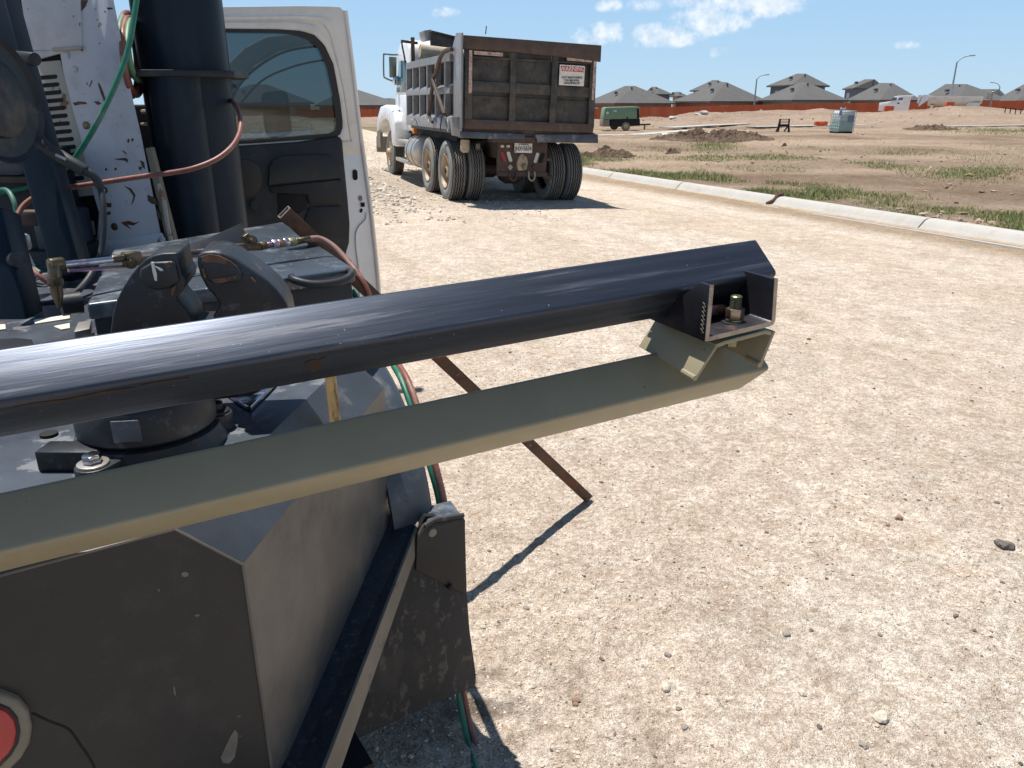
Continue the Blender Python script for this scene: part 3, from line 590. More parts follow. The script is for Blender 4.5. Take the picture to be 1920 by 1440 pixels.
def lamp(px, ybase, ytop, D, arm, lab):
    top = pD(px, ytop, D); t = thing('street_lamp', lab, 'street lamp', (top.x, top.y, -1.0), 'street lamps among the houses')
    MB().cyl((top.x, D, -1), (top.x, D, top.z), .13, .07, 12).build('pole', m_pole, t)
    e = top + Vector((arm, 0, abs(arm) * .5)); MB().tube([top + Vector((0, 0, -.1)), top + Vector((arm * .35, 0, abs(arm) * .3)), e], .045, 8).build('arm', m_pole, t)
    MB().bar(e, e + Vector((.55 * (1 if arm > 0 else -1), 0, .03)), .2, .1).build('lamp_head', m_pole, t, bev=.02)
lamp(1419, 178, 148, 100, .9, 'tall grey street lamp in the gap between two hip roofed houses')
lamp(1794.5, 200, 116, 82, 1.1, 'tallest street lamp standing behind the pale dump trailer')
lamp(1875, 168, 162, 130, -1.1, 'small distant street lamp above the right hand roofs')
# basketball hoop
q = pD(1853, 195, 96); t = thing('basketball_hoop', 'small grey basketball backboard on a pole rising above the fence', 'basketball hoop', (q.x, 96, -1))
MB().tube([(q.x + .3, 96, -1), (q.x + .3, 96, 2.0), (q.x, 95.6, 3.0)], .07, 8).build('pole', m_pole, t)
a, b = pD(1848, 186, 95.5), pD(1860, 175, 95.5); MB().bx(a.x, b.x, 95.4, 95.46, a.z, b.z).build('backboard', MT('backboard_grey', (.35, .38, .36), .4), t)
MB().torus(((a.x + b.x) / 2, 95.1, a.z + .15), (0, 0, 1), .23, .02, 16, 6).build('rim', m_orange, t)

# ---- white semi truck
def BK(px, py, D): return pD(px, py, D)
D = 78; g0 = 0.0; t = thing('semi_truck', 'white long nosed semi truck parked beyond the dirt berm', 'truck', (pD(1695, 200, D).x, D, -.2))
AX = pD(1680, 190, D); AL = math.atan2(AX.x, AX.y); SMx = Matrix.Translation((AX.x, D, 0)) @ Matrix.Rotation(-AL, 4, 'Z') @ Matrix.Translation((-AX.x, -D, 0))
def sx(px): return AX.x + (pD(px, 190, D).x - AX.x) * math.cos(AL)
def sz_(py): return pD(1690, py, D).z
m = MB(SMx); m.prism([(sx(1649), D, sz_(208)), (sx(1649), D, sz_(193)), (sx(1668), D, sz_(190)), (sx(1671), D, sz_(189)), (sx(1675), D, sz_(181.5)), (sx(1682), D, sz_(179.6)), (sx(1711), D, sz_(179)), (sx(1711), D, sz_(180.5)), (sx(1707), D, sz_(181)), (sx(1706), D, sz_(206)), (sx(1690), D, sz_(208))], (0, 2.3, 0)); m.build('cab_body', m_cabw, t, bev=.06)
MB(SMx).prism([(sx(1669.5), D - .02, sz_(188.5)), (sx(1673.5), D - .02, sz_(182.5)), (sx(1680.5), D - .02, sz_(182.5)), (sx(1680.5), D - .02, sz_(188))], (0, 2.34, 0)).build('windscreen', m_cabglass, t)
MB(SMx).prism([(sx(1683.5), D - .02, sz_(188)), (sx(1684.5), D - .02, sz_(183)), (sx(1692), D - .02, sz_(183)), (sx(1692), D - .02, sz_(188))], (0, .03, 0)).build('window', m_cabglass, t)
MB(SMx).prism([(sx(1649) - .03, D + .3, sz_(201)), (sx(1649) - .03, D + .3, sz_(194)), (sx(1649) - .03, D + 2, sz_(194)), (sx(1649) - .03, D + 2, sz_(201))], (.06, 0, 0)).build('grille', m_dark, t)
MB(SMx).bx(sx(1683), sx(1687), D - .03, D, sz_(195), sz_(192.5)).build('door_emblem', m_signk, t)
for px in (1660, 1702): MB(SMx).cyl((sx(px), D - .02, .25), (sx(px), D + .3, .25), .5, n=20).build('wheel', m_tyre, t)
D = 80; t = thing('dump_trailer', 'long pale rounded end dump trailer behind the dirt berm', 'trailer', (pD(1780, 200, D).x, D, -.2))
AX = pD(1780, 190, D); AL = math.atan2(AX.x, AX.y); SMx = Matrix.Translation((AX.x, D, 0)) @ Matrix.Rotation(-AL, 4, 'Z') @ Matrix.Translation((-AX.x, -D, 0))
def sx(px): return AX.x + (pD(px, 190, D).x - AX.x) * math.cos(AL)
def sz_(py): return pD(1780, py, D).z
m = MB(SMx); rows = []
def sec(px, yt, yb):  # rounded belly section
    out = []
    for k in range(9):
        a = math.pi * k / 8; out.append((sx(px), D + 1.25 - 1.25 * math.cos(a), sz_(yt) - (sz_(yt) - sz_(yb)) * math.sin(a) ** .7))
    return out
secs = [sec(1739, 179, 198), sec(1755, 180.5, 199), sec(1790, 181.3, 200), sec(1815, 181.6, 200), sec(1841, 182, 194)]
vs = [v for s_ in secs for v in s_]; fs = [(i * 9 + j, i * 9 + j + 1, (i + 1) * 9 + j + 1, (i + 1) * 9 + j) for i in range(4) for j in range(8)] + [tuple(range(9)), tuple(range(36, 45))]
fs += [(i * 9, (i + 1) * 9, (i + 1) * 9 + 8, i * 9 + 8) for i in range(4)]
m.add(vs, fs); m.build('tub', m_trailer, t)
MB(SMx).bar((sx(1739), D, sz_(181)), (sx(1841), D, sz_(182)), .12, .1).build('top_rail', m_cabw, t)
MB(SMx).prism([(sx(1719), D, sz_(178)), (sx(1727), D, sz_(178)), (sx(1724), D, sz_(187)), (sx(1721), D, sz_(196)), (sx(1719), D, sz_(190))], (0, 2.4, 0)).build('shield', m_cabw, t)
MB(SMx).prism([(sx(1728), D, sz_(177.5)), (sx(1740), D, sz_(177.5)), (sx(1739), D, sz_(188)), (sx(1733), D, sz_(192)), (sx(1722), D, sz_(200)), (sx(1725), D, sz_(189))], (0, 2.4, 0)).build('front_wall', m_cabw, t)
MB(SMx).prism([(sx(1812), D - .02, sz_(199)), (sx(1816), D - .02, sz_(192)), (sx(1838), D - .02, sz_(192)), (sx(1838), D - .02, sz_(201))], (0, 2.4, 0)).build('axle_guard', m_trailer, t)
MB(SMx).bx(sx(1745), sx(1751), D + .2, D + 2, -.3, sz_(197)).build('landing_gear', m_trailer, t)
for px in (1820, 1832): MB(SMx).cyl((sx(px), D - .02, .2), (sx(px), D + .3, .2), .48, n=20).build('wheel', m_tyre, t)
# orange barriers
for px, D_, wpx, lab in ((1781, 68, 7, 'orange road barrier on the berm in front of the pale trailer'), (1541, 50, 11, 'low orange strip lying on the dirt left of the water tote'), (1668, 68, 8, 'orange barrier at the foot of the white semi truck')):
    p = pD(px, 202 if D_ > 60 else 229.5, D_); hw = wpx / FPX * D_; z0 = gz(p.x, p.y) if D_ > 60 else p.z - .12
    t = thing('road_barrier', lab, 'barrier', (p.x, D_, z0)); MB().bx(p.x - hw, p.x + hw, D_, D_ + .3, z0 - .05, z0 + (.45 if D_ > 60 else .18)).build('panel', m_orange, t, bev=.03)
    MB().bx(p.x - .15, p.x + .15, D_ - .1, D_ + .4, z0 - .1, z0 + .12).build('base', m_orange, t, bev=.02)

# ---- green towable compressor
p = G(1168, 246); s_ = p.y * .94 / FPX; t = thing('air_compressor', 'green towable air compressor with black base and two wheels on the lot', 'compressor', (p.x, p.y, p.z)); x0 = p.x; Dc = p.y
def cx(px): return x0 + (px - 1168) * s_ * 1.0
zg = gz(p.x, p.y)
def cz(py): return zg + (246.5 - py) * s_
MB().prism([(cx(1129.5), Dc, cz(226)), (cx(1132), Dc, cz(205.5)), (cx(1136), Dc, cz(204)), (cx(1190), Dc, cz(202.8)), (cx(1197), Dc, cz(204)), (cx(1198), Dc, cz(225))], (0, 1.6, 0)).build('canopy', m_compg, t, bev=.05)
MB().prism([(cx(1193.5), Dc - .015, cz(224)), (cx(1192), Dc - .015, cz(206)), (cx(1196), Dc - .015, cz(206.5)), (cx(1198), Dc - .015, cz(224))], (0, .03, 0)).build('side_vent', m_dark, t)
MB().prism([(cx(1129), Dc - .01, cz(238.5)), (cx(1129), Dc - .01, cz(226)), (cx(1142), Dc - .01, cz(226)), (cx(1142), Dc - .01, cz(238.5))], (0, 1.6, 0)).build('grille', m_grey, t, bev=.02)
MB().prism([(cx(1142), Dc - .03, cz(238)), (cx(1145), Dc - .03, cz(227)), (cx(1199), Dc - .03, cz(224.5)), (cx(1200), Dc - .03, cz(237)), (cx(1160), Dc - .03, cz(239))], (0, 1.64, 0)).build('base', m_dark, t, bev=.03)
for yy, nm in ((-.12, 'wheel'), (1.5, 'wheel')):
    wx = cx(1173 - (yy > 1) * 15); wz = cz(246) + 8 * s_; o = MB().lathe([(0, .6), (.02, .9), (.1, 1.0), (.3, 1.0), (.38, .9), (.4, .6)], (wx, Dc + yy, wz), (0, 1, 0), 28).M
    mb = MB(); mb.lathe([(0, 4.5 * s_), (.03, 7.4 * s_), (.08, 8.2 * s_), (.22, 8.2 * s_), (.26, 7.4 * s_), (.28, 4 * s_)], (wx, Dc + yy, wz), (0, 1, 0), 28); ty = mb.build('wheel', m_tyre, t)
    MB().cyl((wx, Dc + yy - .01, wz), (wx, Dc + yy + .1, wz), 4.4 * s_, n=20).build('rim', m_rim, ty)
MB().bar((cx(1198), Dc + .8, cz(236)), (cx(1224), Dc + .8, cz(235)), .08, .08).build('tow_bar', m_dark, t); MB().cyl((cx(1213), Dc + .8, cz(245)), (cx(1213), Dc + .8, cz(234)), .05, n=8).build('jack', m_grey, t)
MB().cyl((cx(1137.5), Dc - .02, cz(214)), (cx(1137.5), Dc + .05, cz(214)), 2.2 * s_, n=20).build('emblem', m_signw, t)
for q in (1149, 1152): MB().bx(cx(q), cx(q + 2.2), Dc - .012, Dc + .05, cz(212), cz(209.5)).build('emblem', m_signw, t)
MB().bx(cx(1174), cx(1176), Dc - .02, Dc + .05, cz(226), cz(221)).build('latch', m_dark, t)

# ---- water tote
p = G(1576, 250); s_ = (p - CC).dot(FW) / FPX; zg = gz(p.x, p.y)
def cx(px): return p.x + (1571 + (px - 1556) * .655 - 1576) * s_
def cz(py): return zg + (250 - py) * s_
t = thing('water_tote', 'white plastic liquid tote in a wire cage standing on the brown lot', 'tote', (p.x, p.y, zg)); dp = 1.15
MB().hexa([(cx(1556), p.y, cz(246)), (cx(1597), p.y, cz(246)), (cx(1597), p.y + dp, cz(246)), (cx(1556), p.y + dp, cz(246)), (cx(1558), p.y, cz(230)), (cx(1598), p.y, cz(230)), (cx(1598), p.y + dp, cz(230)), (cx(1558), p.y + dp, cz(230))]).build('tank_lower', m_tote_lo, t, bev=.03)
MB().hexa([(cx(1558), p.y, cz(229.9)), (cx(1598), p.y, cz(229.9)), (cx(1598), p.y + dp, cz(229.9)), (cx(1558), p.y + dp, cz(229.9)), (cx(1561), p.y, cz(211)), (cx(1599), p.y, cz(210)), (cx(1599), p.y + dp, cz(210)), (cx(1561), p.y + dp, cz(211))]).build('tank', m_tote, t, bev=.05)
cg = MB()
for k in range(10):
    a = k / 9; cg.bar((cx(1555 + 43 * a), p.y - .03, cz(247)), (cx(1558.5 + 42 * a), p.y - .03, cz(210)), .022, .022, (0, 1, 0)); cg.bar((cx(1555 + 43 * a), p.y + dp + .03, cz(247)), (cx(1558.5 + 42 * a), p.y + dp + .03, cz(210)), .022, .022, (0, 1, 0))
for k in range(7):
    zz = cz(247 - 6.1 * k); xa_, xb_ = cx(1555 + .5 * k), cx(1598 + .35 * k)
    cg.tube([(xa_, p.y - .03, zz), (xb_, p.y - .03, zz), (xb_, p.y + dp + .03, zz), (xa_, p.y + dp + .03, zz), (xa_, p.y - .03, zz)], .014, 6, 1)
for k in range(6):
    yy = p.y + dp * k / 5; cg.bar((cx(1555), yy, cz(247)), (cx(1558), yy, cz(210)), .022, .022)
cg.build('cage', m_cage, t, smooth=False)
MB().bx(cx(1578), cx(1596), p.y - .06, p.y - .045, cz(230), cz(219)).build('label_plate', m_blabel, t)
for q in (1557, 1575, 1592): MB().bx(cx(q), cx(q + 5), p.y, p.y + dp, cz(251), cz(247)).build('pallet_foot', m_dark, t)
MB().tube([(cx(1553), p.y, cz(219)), (cx(1558), p.y + .1, cz(206.5)), (cx(1566), p.y + .4, cz(209)), (cx(1580), p.y + .5, cz(206.5))], .05, 8).build('hose', m_blabel, t)
# ---- black stand
p = G(1469, 247); s_ = (p - CC).dot(FW) / FPX; zg = gz(p.x, p.y); t = thing('folding_stand', 'small black slatted folding stand between the compressor and the tote', 'stand', (p.x, p.y, zg))
def cx(px): return p.x + (px - 1469) * s_
def cz(py): return zg + (247.5 - py) * s_
for q, e in ((1461, 1458.5), (1478, 1480)):
    MB().prism([(cx(e - 1.6), p.y, cz(248)), (cx(e + 1.6), p.y, cz(248)), (cx(q + 1), p.y, cz(234)), (cx(q + .8), p.y, cz(223.5)), (cx(q - .8), p.y, cz(223.5))], (0, .15, 0)).build('leg', m_dark, t)
    MB().bar((cx(e + (3 if q < 1470 else -3)), p.y + .6, cz(247)), (cx(q), p.y + .1, cz(235)), .06, .06).build('leg', m_dark, t)
m = MB()
for k in range(4): m.bx(cx(1461), cx(1478), p.y + .02, p.y + .06, cz(225 + 3 * k), cz(224 + 3 * k))
m.bx(cx(1461), cx(1478), p.y + .03, p.y + .1, cz(237), cz(233)); m.build('slats', m_dark, t)
# ---- clod piles
def pile(px, py, wpx, hpx, lab, seed, dk=True):
    p = G(px, py); s_ = (p - CC).dot(FW) / FPX; W = wpx * s_; Hh = hpx * s_; r = np.random.default_rng(seed); n = 110
    u = np.linspace(-1, 1, n); U_, V_ = np.meshgrid(u, u); x = U_ * W / 2; y = V_ * W * .3; e = np.clip(1 - np.hypot(U_, V_) ** 2, 0, 1) ** .7
    z = Hh * e * (.7 + 1.0 * fbm(x * 2.2 + seed, y * 2.2, 4, seed)) + .22 * np.abs(fbm(x * 5, y * 5, 4, seed + 5)) * e ** .5 - .05
    Xw = x + p.x; Yw = y + p.y; Zw = z + base_z(Xw, Yw)
    idx = np.arange(n * n).reshape(n, n); F = np.stack([idx[:-1, :-1], idx[:-1, 1:], idx[1:, 1:], idx[1:, :-1]], -1).reshape(-1, 4)
    o = raw_mesh('dirt_pile', np.stack([Xw.ravel(), Yw.ravel(), Zw.ravel()], 1), F, m_clod if dk else m_ground, None if dk else np.tile([.4, .31, .24], (n * n, 1)), False, label=lab, category='dirt pile', group='dirt piles on the lot')
pile(1135, 292, 130, 16, 'dark brown clod pile beside the dump truck rear tyres', 3)
pile(1335, 262, 240, 17, 'widest heap of brown clods, right of the compressor', 4)
pile(1262, 288, 34, 9, 'small dark clod heap between the wide pile and the kerb', 5)
pile(1745, 243, 110, 8, 'low brown clod heap right of the water tote', 6)
pile(1470, 274, 12, 5, 'tiny dark clod below the black stand', 9)
pile(1560, 214, 60, 9, 'pale dirt hump on the berm behind the water tote', 10, False)
pile(1915, 332, 90, 16, 'rubbly mound at the right edge of the lot', 12, False)
for px, py, c_, lab in ((1247, 259, m_signw, 'scrap of white paper in front of the wide clod heap'), (1333, 257, m_signw, 'pale rock lying on the wide clod heap'), (1309, 217, m_conc, 'pale boulder on the berm crest'), (1320, 213, m_conc, 'topmost pale broken concrete lump on the berm'), (1262, 223, m_conc, 'lone pale boulder left of the berm lumps'), (1818, 330, m_wood, 'thin bleached stick lying on the lot')):
    p = G(px, py) if py > 235 else pD(px, py, 63); zz = gz(p.x, p.y) if py > 235 else p.z; r = .014 * p.y * .28
    b = bmesh.new(); bmesh.ops.create_icosphere(b, subdivisions=2, radius=r)
    for v in b.verts: v.co *= random.uniform(.75, 1.2); v.co.z *= .6; v.co.x *= 1.4
    me = bpy.data.meshes.new('rubble_rock'); b.to_mesh(me); b.free(); nm = 'paper_scrap' if 'paper' in lab else ('stick' if 'stick' in lab else 'boulder'); o = bpy.data.objects.new(nm, me); COL.objects.link(o); o.location = (p.x, p.y, zz + r * .3 + (.12 if 'clod' in lab else 0)); me.materials.append(c_); o['label'] = lab; o['category'] = nm.replace('_', ' ')
p = pD(1900, 205, 62); t = MB()
for k in range(4): t.bar((p.x - .6 + .4 * k, 62, p.z - .25 - .04 * k), (p.x - .6 + .4 * k, 62, p.z + .1 - .04 * k), .05, .05, (0, 1, 0))
t.bar((p.x - .9, 62, p.z + .12), (p.x + .75, 62, p.z - .05), .06, .06); t.build('wire_stand', m_dark, label='low dark rack with short legs on the berm at far right', category='rack')

# ================================================================== dump truck
DT = Matrix.Translation((-.05, 14.56, -.075)) @ Matrix.Rotation(R_(19), 4, 'Z') @ Matrix.Rotation(R_(2.0), 4, 'Y')
DI = DT.inverted(); rc0 = DI @ CC
def DL(px, py, ax, val):
    d = (DI.to_3x3() @ ray(px, py)); return rc0 + d * ((val - rc0[ax]) / d[ax])
dt = thing('dump_truck', 'white cab dump truck with dark ribbed bed and rusty tailgate, seen from behind', 'dump truck', DT)
def tyre_mb(x0, y, z, out, zig=.009, w=.28, r=.52, n=72):
    """axis along +x; out=-1 outer face to the left"""
    pr = [(.05, .29, 0), (.012, .31, 0), (-.004, .37, 0), (-.006, .42, 0), (.006, .475, 0), (.02, .503, 0), (.034, .514, 0)]
    k = r / .52; g = []
    for c in (.075, .118, .162, .205): g += [(c - .011, .52, 1), (c - .009, .492, 1), (c + .009, .492, 1), (c + .011, .52, 1)]
    pr2 = pr + [(.036, .52, 0)] + g + [(.244, .52, 0)] + [(w - a, b, 0) for a, b, _ in reversed(pr)]
    vs = []; fs = []
    for a, b, q in pr2:
        for i in range(n):
            t = 2 * math.pi * i / n; aa = x0 + a + (zig * (1 if i % 2 else -1) if q else 0); bb = b * k
            if not q and b > .5 and b < .519 and i % 2: bb -= .007
            vs.append((aa, y + math.cos(t) * bb, z + math.sin(t) * bb))
    m = len(pr2)
    for i in range(m - 1):
        for j in range(n): fs.append((i * n + j, i * n + (j + 1) % n, (i + 1) * n + (j + 1) % n, (i + 1) * n + j))
    return MB(DT).add(vs, fs)
def wheel(x0, y, side, deep=True, z=.515):
    rb = MB(DT); X = lambda a: (x0 + a if side < 0 else x0 + .28 - a)
    d = .145 if deep else .02
    rb.lathe([(0, .292), (.004, .30), (.012, .285), (.05, .268), (d, .262), (d + .012, .20), (d - .005, .17), (d - .03, .12), (d - .10 if deep else -.06, .10), (d - .12 if deep else -.08, .05)], (X(0), y, z), (-side, 0, 0), 40, cap=False)
    ty = tyre_mb(x0, y, z, side).build('wheel', m_tyre, dt, ang=50); ty.data.materials.append(m_tyreside)
    for p in ty.data.polygons:
        if p.center.length and math.hypot(p.center.y - y, p.center.z - z) < .506: p.material_index = 1
    ty.data.materials.append(m_rubber)
    for p in ty.data.polygons:
        rr_ = math.hypot(p.center.y - y, p.center.z - z)
        if abs(p.center.x - x0 - .14) < .118 and rr_ < .507: p.material_index = 2  # groove faces take a darker rubber, painting in their occlusion
    r_ = rb.build('rim', m_rim, ty)
    b = MB(DT)
    for k in range(10):
        t = k * math.pi / 5; b.cyl((X(d - .03), y + .16 * math.cos(t), z + .16 * math.sin(t)), (X(d + .01), y + .16 * math.cos(t), z + .16 * math.sin(t)), .014, n=6)
    b.build('lug_nuts', m_grey, ty)
for y in (0, 1.36):
    wheel(-1.24, y, -1); wheel(-.90, y, -1); wheel(.96, y, 1); wheel(.62, y, 1)
wheel(-1.17, 5.65, -1, False); wheel(.89, 5.65, 1, False)
for y in (0, 1.36):
    MB(DT).lathe([(-.75, .09), (-.25, .1), (-.2, .2), (-.1, .26), (.1, .26), (.2, .2), (.25, .1), (.75, .09)], (0, y, .56), (1, 0, 0), 20).build('axle', m_brown, dt)
m = MB(DT)
for x in (-.48, .38): m.bx(x, x + .1, -.55, 7.0, .78, 1.06)
for y in (.7, 2.2, 3.4, 5.0): m.bx(-.38, .38, y, y + .12, .8, 1.03)
m.build('frame', m_brown, dt)
m = MB(DT); m.bx(-.95, .95, .2, 4.4, 1.02, 1.2); m.bx(-.3, .3, 2.0, 4.6, .45, .95); m.bx(-.9, -.6, 3.6, 4.9, .5, 1.05); m.bx(.6, .9, 3.0, 4.9, .4, 1.1); m.build('underbody', m_dark, dt)
for s in (-1, 1):
    MB(DT).bar((s * .52, 0, .72), (s * .52, 1.36, .72), .09, .16).build('walking_beam', m_brown, dt)
MB(DT).bar((-.72, -.35, .3), (-.72, -.3, 1.0), .07, .05, (0, 1, 0)).build('torque_rod', m_grey, dt)
MB(DT).bar((-.86, -.4, .3), (-.6, -.35, .3), .06, .06).build('brake_chamber', m_brown, dt, bev=.01)

# bed -------------------------------------------------
BZ0, BZ1 = 1.24, 2.43
m = MB(DT); m.bx(-1.13, 1.13, -.9, 3.3, 1.16, 1.24); m.bx(-1.13, -1.09, -.85, 3.3, BZ0, 2.40); m.bx(1.09, 1.13, -.85, 3.3, BZ0, 2.40)
m.build('bed_panel', m_bedk, dt)
for s in (-1, 1):
    g = MB(DT); xo, xi = s * 1.235, s * 1.13
    g.bx(min(xo, xi), max(xo, xi), -.3, 3.3, 2.31, 2.435)
    def sill(z0, z1, h):
        P = [(xi, 0, z0), (xo, 0, z0), (xo, 0, z1), (xi, 0, z1 + h)]; g.prism([(x, -.3, z) for x, _, z in P], (0, 3.6, 0))
    sill(1.22, 1.40, .075); sill(1.80, 1.90, .075)
    for k, yy in enumerate([3.24, 2.62, 2.0, 1.36, .70, .02]):
        g.bx(min(xo, xi) - (.002 if s < 0 else 0), max(xo, xi) + (.002 if s > 0 else 0), yy - .035, yy + .035, 1.40, 2.312)
    g.build('bed_ribs', m_bedg, dt, bev=.006, seg=1)
P = [DL(x, y, 0, -1.25) for x, y in ((850, 217), (850.5, 106), (847, 92), (855, 61.5), (865.5, 61), (863.5, 215), (862.5, 246))]
MB(DT).prism(P, (.03, 0, 0)).build('rear_post', m_bedg, dt, bev=.006)
MB(DT).bx(1.10, 1.13, -.88, -.3, 1.24, 2.5).build('rear_post', m_bedk, dt, bev=.008)
MB(DT).prism([DL(x, y, 1, -.98) for x, y in ((847, 219), (864, 219), (863.5, 257), (851, 254))], (0, .16, 0)).build('drop_plate', m_bedg, dt, bev=.006)
for (x, y) in ((771, 226), (803, 227), (838.5, 228)):
    q = DL(x, y, 0, -1.245); MB(DT).cyl(q, q + Vector((.03, 0, 0)), .035, n=12).build('marker_light', m_wsm, dt)
# headboard
hx = DL(808, 60, 1, 3.22); MB(DT).prism([(hx.x, 3.22, 2.3), (hx.x, 3.22, hx.z), (1.15, 3.22, hx.z - .30), (1.15, 3.22, 2.3)], (0, .08, 0)).build('headboard', m_bedk, dt)
MB(DT).bar((hx.x, 3.2, hx.z + .01), (1.15, 3.2, hx.z - .29), .08, .04).build('headboard_cap', m_bedk, dt, bev=.01)
P = [DL(x, y, 1, 3.3) for x, y in ((795, 57), (809, 55), (808, 75), (800, 76), (797, 67))]
MB(DT).prism(P, (0, .5, 0)).build('cab_shield', m_bedg, dt, bev=.01)
# tarp roll and its arms
m = MB(DT); tx = DL(787, 86, 1, 2.95).x; pts = [(tx, 2.95, 2.66), (tx + .3, 2.95, 2.64), (.1, 2.95, 2.60), (1.1, 2.95, 2.56)]; m.tube(pts, .13, 14)
m.prism([(tx + .05, 2.87, 2.60), (tx + .1, 2.80, 2.44), (tx + .1, 2.78, 2.3), (tx + .1, 2.99, 2.3), (tx + .05, 2.98, 2.60)], (1.9, 0, 0)); m.build('tarp', m_tarp, dt)
def onx(pts, x=-1.3): return [DL(a, b, 0, x) for a, b in pts]
MB(DT).tube(onx([(847, 92.6), (840, 93.3), (833, 97), (827, 105), (823, 116), (819.5, 130), (813, 146)]), .035, 10).build('tarp_arm', m_brown, dt)
MB(DT).tube(onx([(812, 140), (811, 160), (806, 200), (804, 214)], -1.3), .035, 10).build('tarp_arm', m_brown, dt)
MB(DT).tube(onx([(811, 148), (817, 168), (825, 190), (833, 214)], -1.32), .032, 10).build('tarp_arm', m_brown, dt)
MB(DT).tube(onx([(804, 212), (806, 221), (811, 229)], -1.3), .03, 8).build('arm_bracket', m_brown, dt)
MB(DT).tube(onx([(832, 212), (828, 222), (826, 236), (826, 248)], -1.31), .012, 8).build('air_hose', m_hose_k, dt)
MB(DT).tube(onx([(833, 214), (836, 224), (838, 240), (841, 248), (845, 244)], -1.31), .012, 8).build('air_hose', m_hose_k, dt)
fr_ = [DL(a, b, 1, 3.4) for a, b in ((753, 76.5), (754.5, 88), (758, 105), (762.5, 134), (769, 173), (774, 205), (777, 225))]
MB(DT).tube(fr_, .018, 8).build('crank_rod', m_bedk, dt)
MB(DT).bar(DL(752, 77, 1, 3.4), DL(783, 81, 1, 3.4), .05, .05).build('tarp_bracket', m_brown, dt)
MB(DT).bar(DL(773.5, 70, 1, 3.35), DL(774.5, 116, 1, 3.35), .07, .07, (0, 1, 0)).build('tarp_bracket', m_brown, dt)
MB(DT).tube(onx([(777, 222), (781, 228), (783, 236)], -1.28), .01, 6).build('air_hose', m_hose_k, dt)
a = DL(910.5, 64, 1, 3.3); b = DL(912, 49, 1, 3.3); MB(DT).bar(a, b, .018, .018, (0, 1, 0)).build('antenna', m_bedk, dt)

# tailgate -------------------------------------------------
def ty(x, y, v=-.97): return DL(x, y, 1, v)
def tgp(name, pts, y0, dep, mat, bev=.006): return MB(DT).prism([ty(a, b, y0) for a, b in pts], (0, dep, 0)).build(name, mat, tg, bev=bev)
tg = MB(DT).prism([ty(a, b, -.90) for a, b in ((872, 92), (1117, 108), (1112, 240), (871, 234))], (0, .03, 0)).build('tailgate', m_gatek, dt)
tgp('top_board', ((869.5, 65.5), (1128, 85), (1126.5, 116), (1050, 106), (969, 98), (870, 91)), -1.0, .07, m_brown)
tgp('gate_post', ((872, 90), (886, 91), (885, 234), (871, 234)), -.98, .08, m_gatek)
tgp('gate_post', ((958, 98), (969, 99), (966, 228), (954.5, 227)), -.985, .085, m_gatek)
tgp('gate_post', ((1037, 104), (1048, 105), (1041, 234), (1030, 233)), -.985, .085, m_gatek)
tgp('gate_post', ((1108, 110), (1119, 111), (1114, 240), (1103, 239)), -.98, .08, m_gatek)
tgp('gate_rail', ((885, 105), (1110, 118), (1110, 121), (885, 108.5)), -.975, .075, m_gatek, .003)
tgp('gate_rail', ((885, 151), (1109, 164), (1107, 183), (885, 171)), -.965, .065, m_gatek)
tgp('gate_rail', ((871, 223), (1114, 233), (1112, 249), (871, 241)), -.99, .09, m_brown)
tgp('gate_ledge', ((885, 179), (1107, 191), (1107, 193), (885, 181)), -.945, .05, m_gatek, .002)
tp = m_tape
for pts in (((880, 94), (885.5, 94), (885, 174), (878.5, 175)), ((889, 95), (943, 99), (943, 106), (889, 102)), ((1063, 108), (1110, 111.6), (1110, 117), (1063, 113.5)), ((1114, 111), (1118.5, 111), (1114, 188), (1109.5, 187.5))):
    MB(DT).prism([ty(a, b, -.992) for a, b in pts], (0, .02, 0)).build('reflective_tape', tp, tg)
# warning sign
sg = MB(DT).prism([ty(a, b, -.995) for a, b in ((1050, 121), (1097, 124), (1094.7, 161.8), (1048, 159.5))], (0, .012, 0)).build('warning_sign', m_signw, tg)
MB(DT).prism([ty(a, b, -.998) for a, b in ((1052, 123.2), (1095.4, 126), (1094.8, 135.6), (1051.6, 133))], (0, .004, 0)).build('sign_band', m_signr, sg)
def onback(px, py, y, roll=0): p = DL(px, py, 1, y); return DT @ Matrix.Translation(p) @ Matrix.Rotation(R_(-roll), 4, 'Y') @ Matrix.Rotation(R_(90), 4, 'X')
for tx, px, py, sz, mt, sxx, bo in (('WARNING', 1073.6, 129.5, .098, m_signw, .95, .0012), ('NOT RESPONSIBLE', 1072.5, 145.5, .047, m_signk, .95, .0005), ('FOR BROKEN', 1072, 150.9, .047, m_signk, .95, .0005), ('WINDSHIELDS', 1071.8, 156.2, .047, m_signk, .95, .0005)):
    text(tx, sz, mt, sg, onback(px, py, -1.0, 2.2), sx=sxx, bold=bo)
# brown sill, bumper plates, hitch plate
MB(DT).prism([ty(a, b, -.93) for a, b in ((870, 240), (1113, 249), (1119, 253), (868, 248))], (0, .12, 0)).build('bed_sill', m_brown, dt, bev=.005)
MB(DT).prism([ty(a, b, -.99) for a, b in ((863, 246), (984, 251), (984.5, 262), (863, 259))], (0, .12, 0)).build('bumper', m_blueblk, dt, bev=.006)
MB(DT).prism([ty(a, b, -.99) for a, b in ((1004.5, 252), (1121, 252), (1122, 268.5), (1008, 267))], (0, .12, 0)).build('bumper', m_blueblk, dt, bev=.006)
MB(DT).prism([ty(a, b, -.9) for a, b in ((925, 256), (1030, 258), (1030, 268), (925, 267))], (0, .3, 0)).build('crossmember', m_brown, dt)
hp = MB(DT).prism([ty(a, b, -.62) for a, b in ((933, 266), (1027, 268), (1024, 326), (1000, 328), (990, 332), (960, 332), (950, 326), (932, 325))], (0, .05, 0)).build('hitch_plate', m_brown, dt, bev=.006)
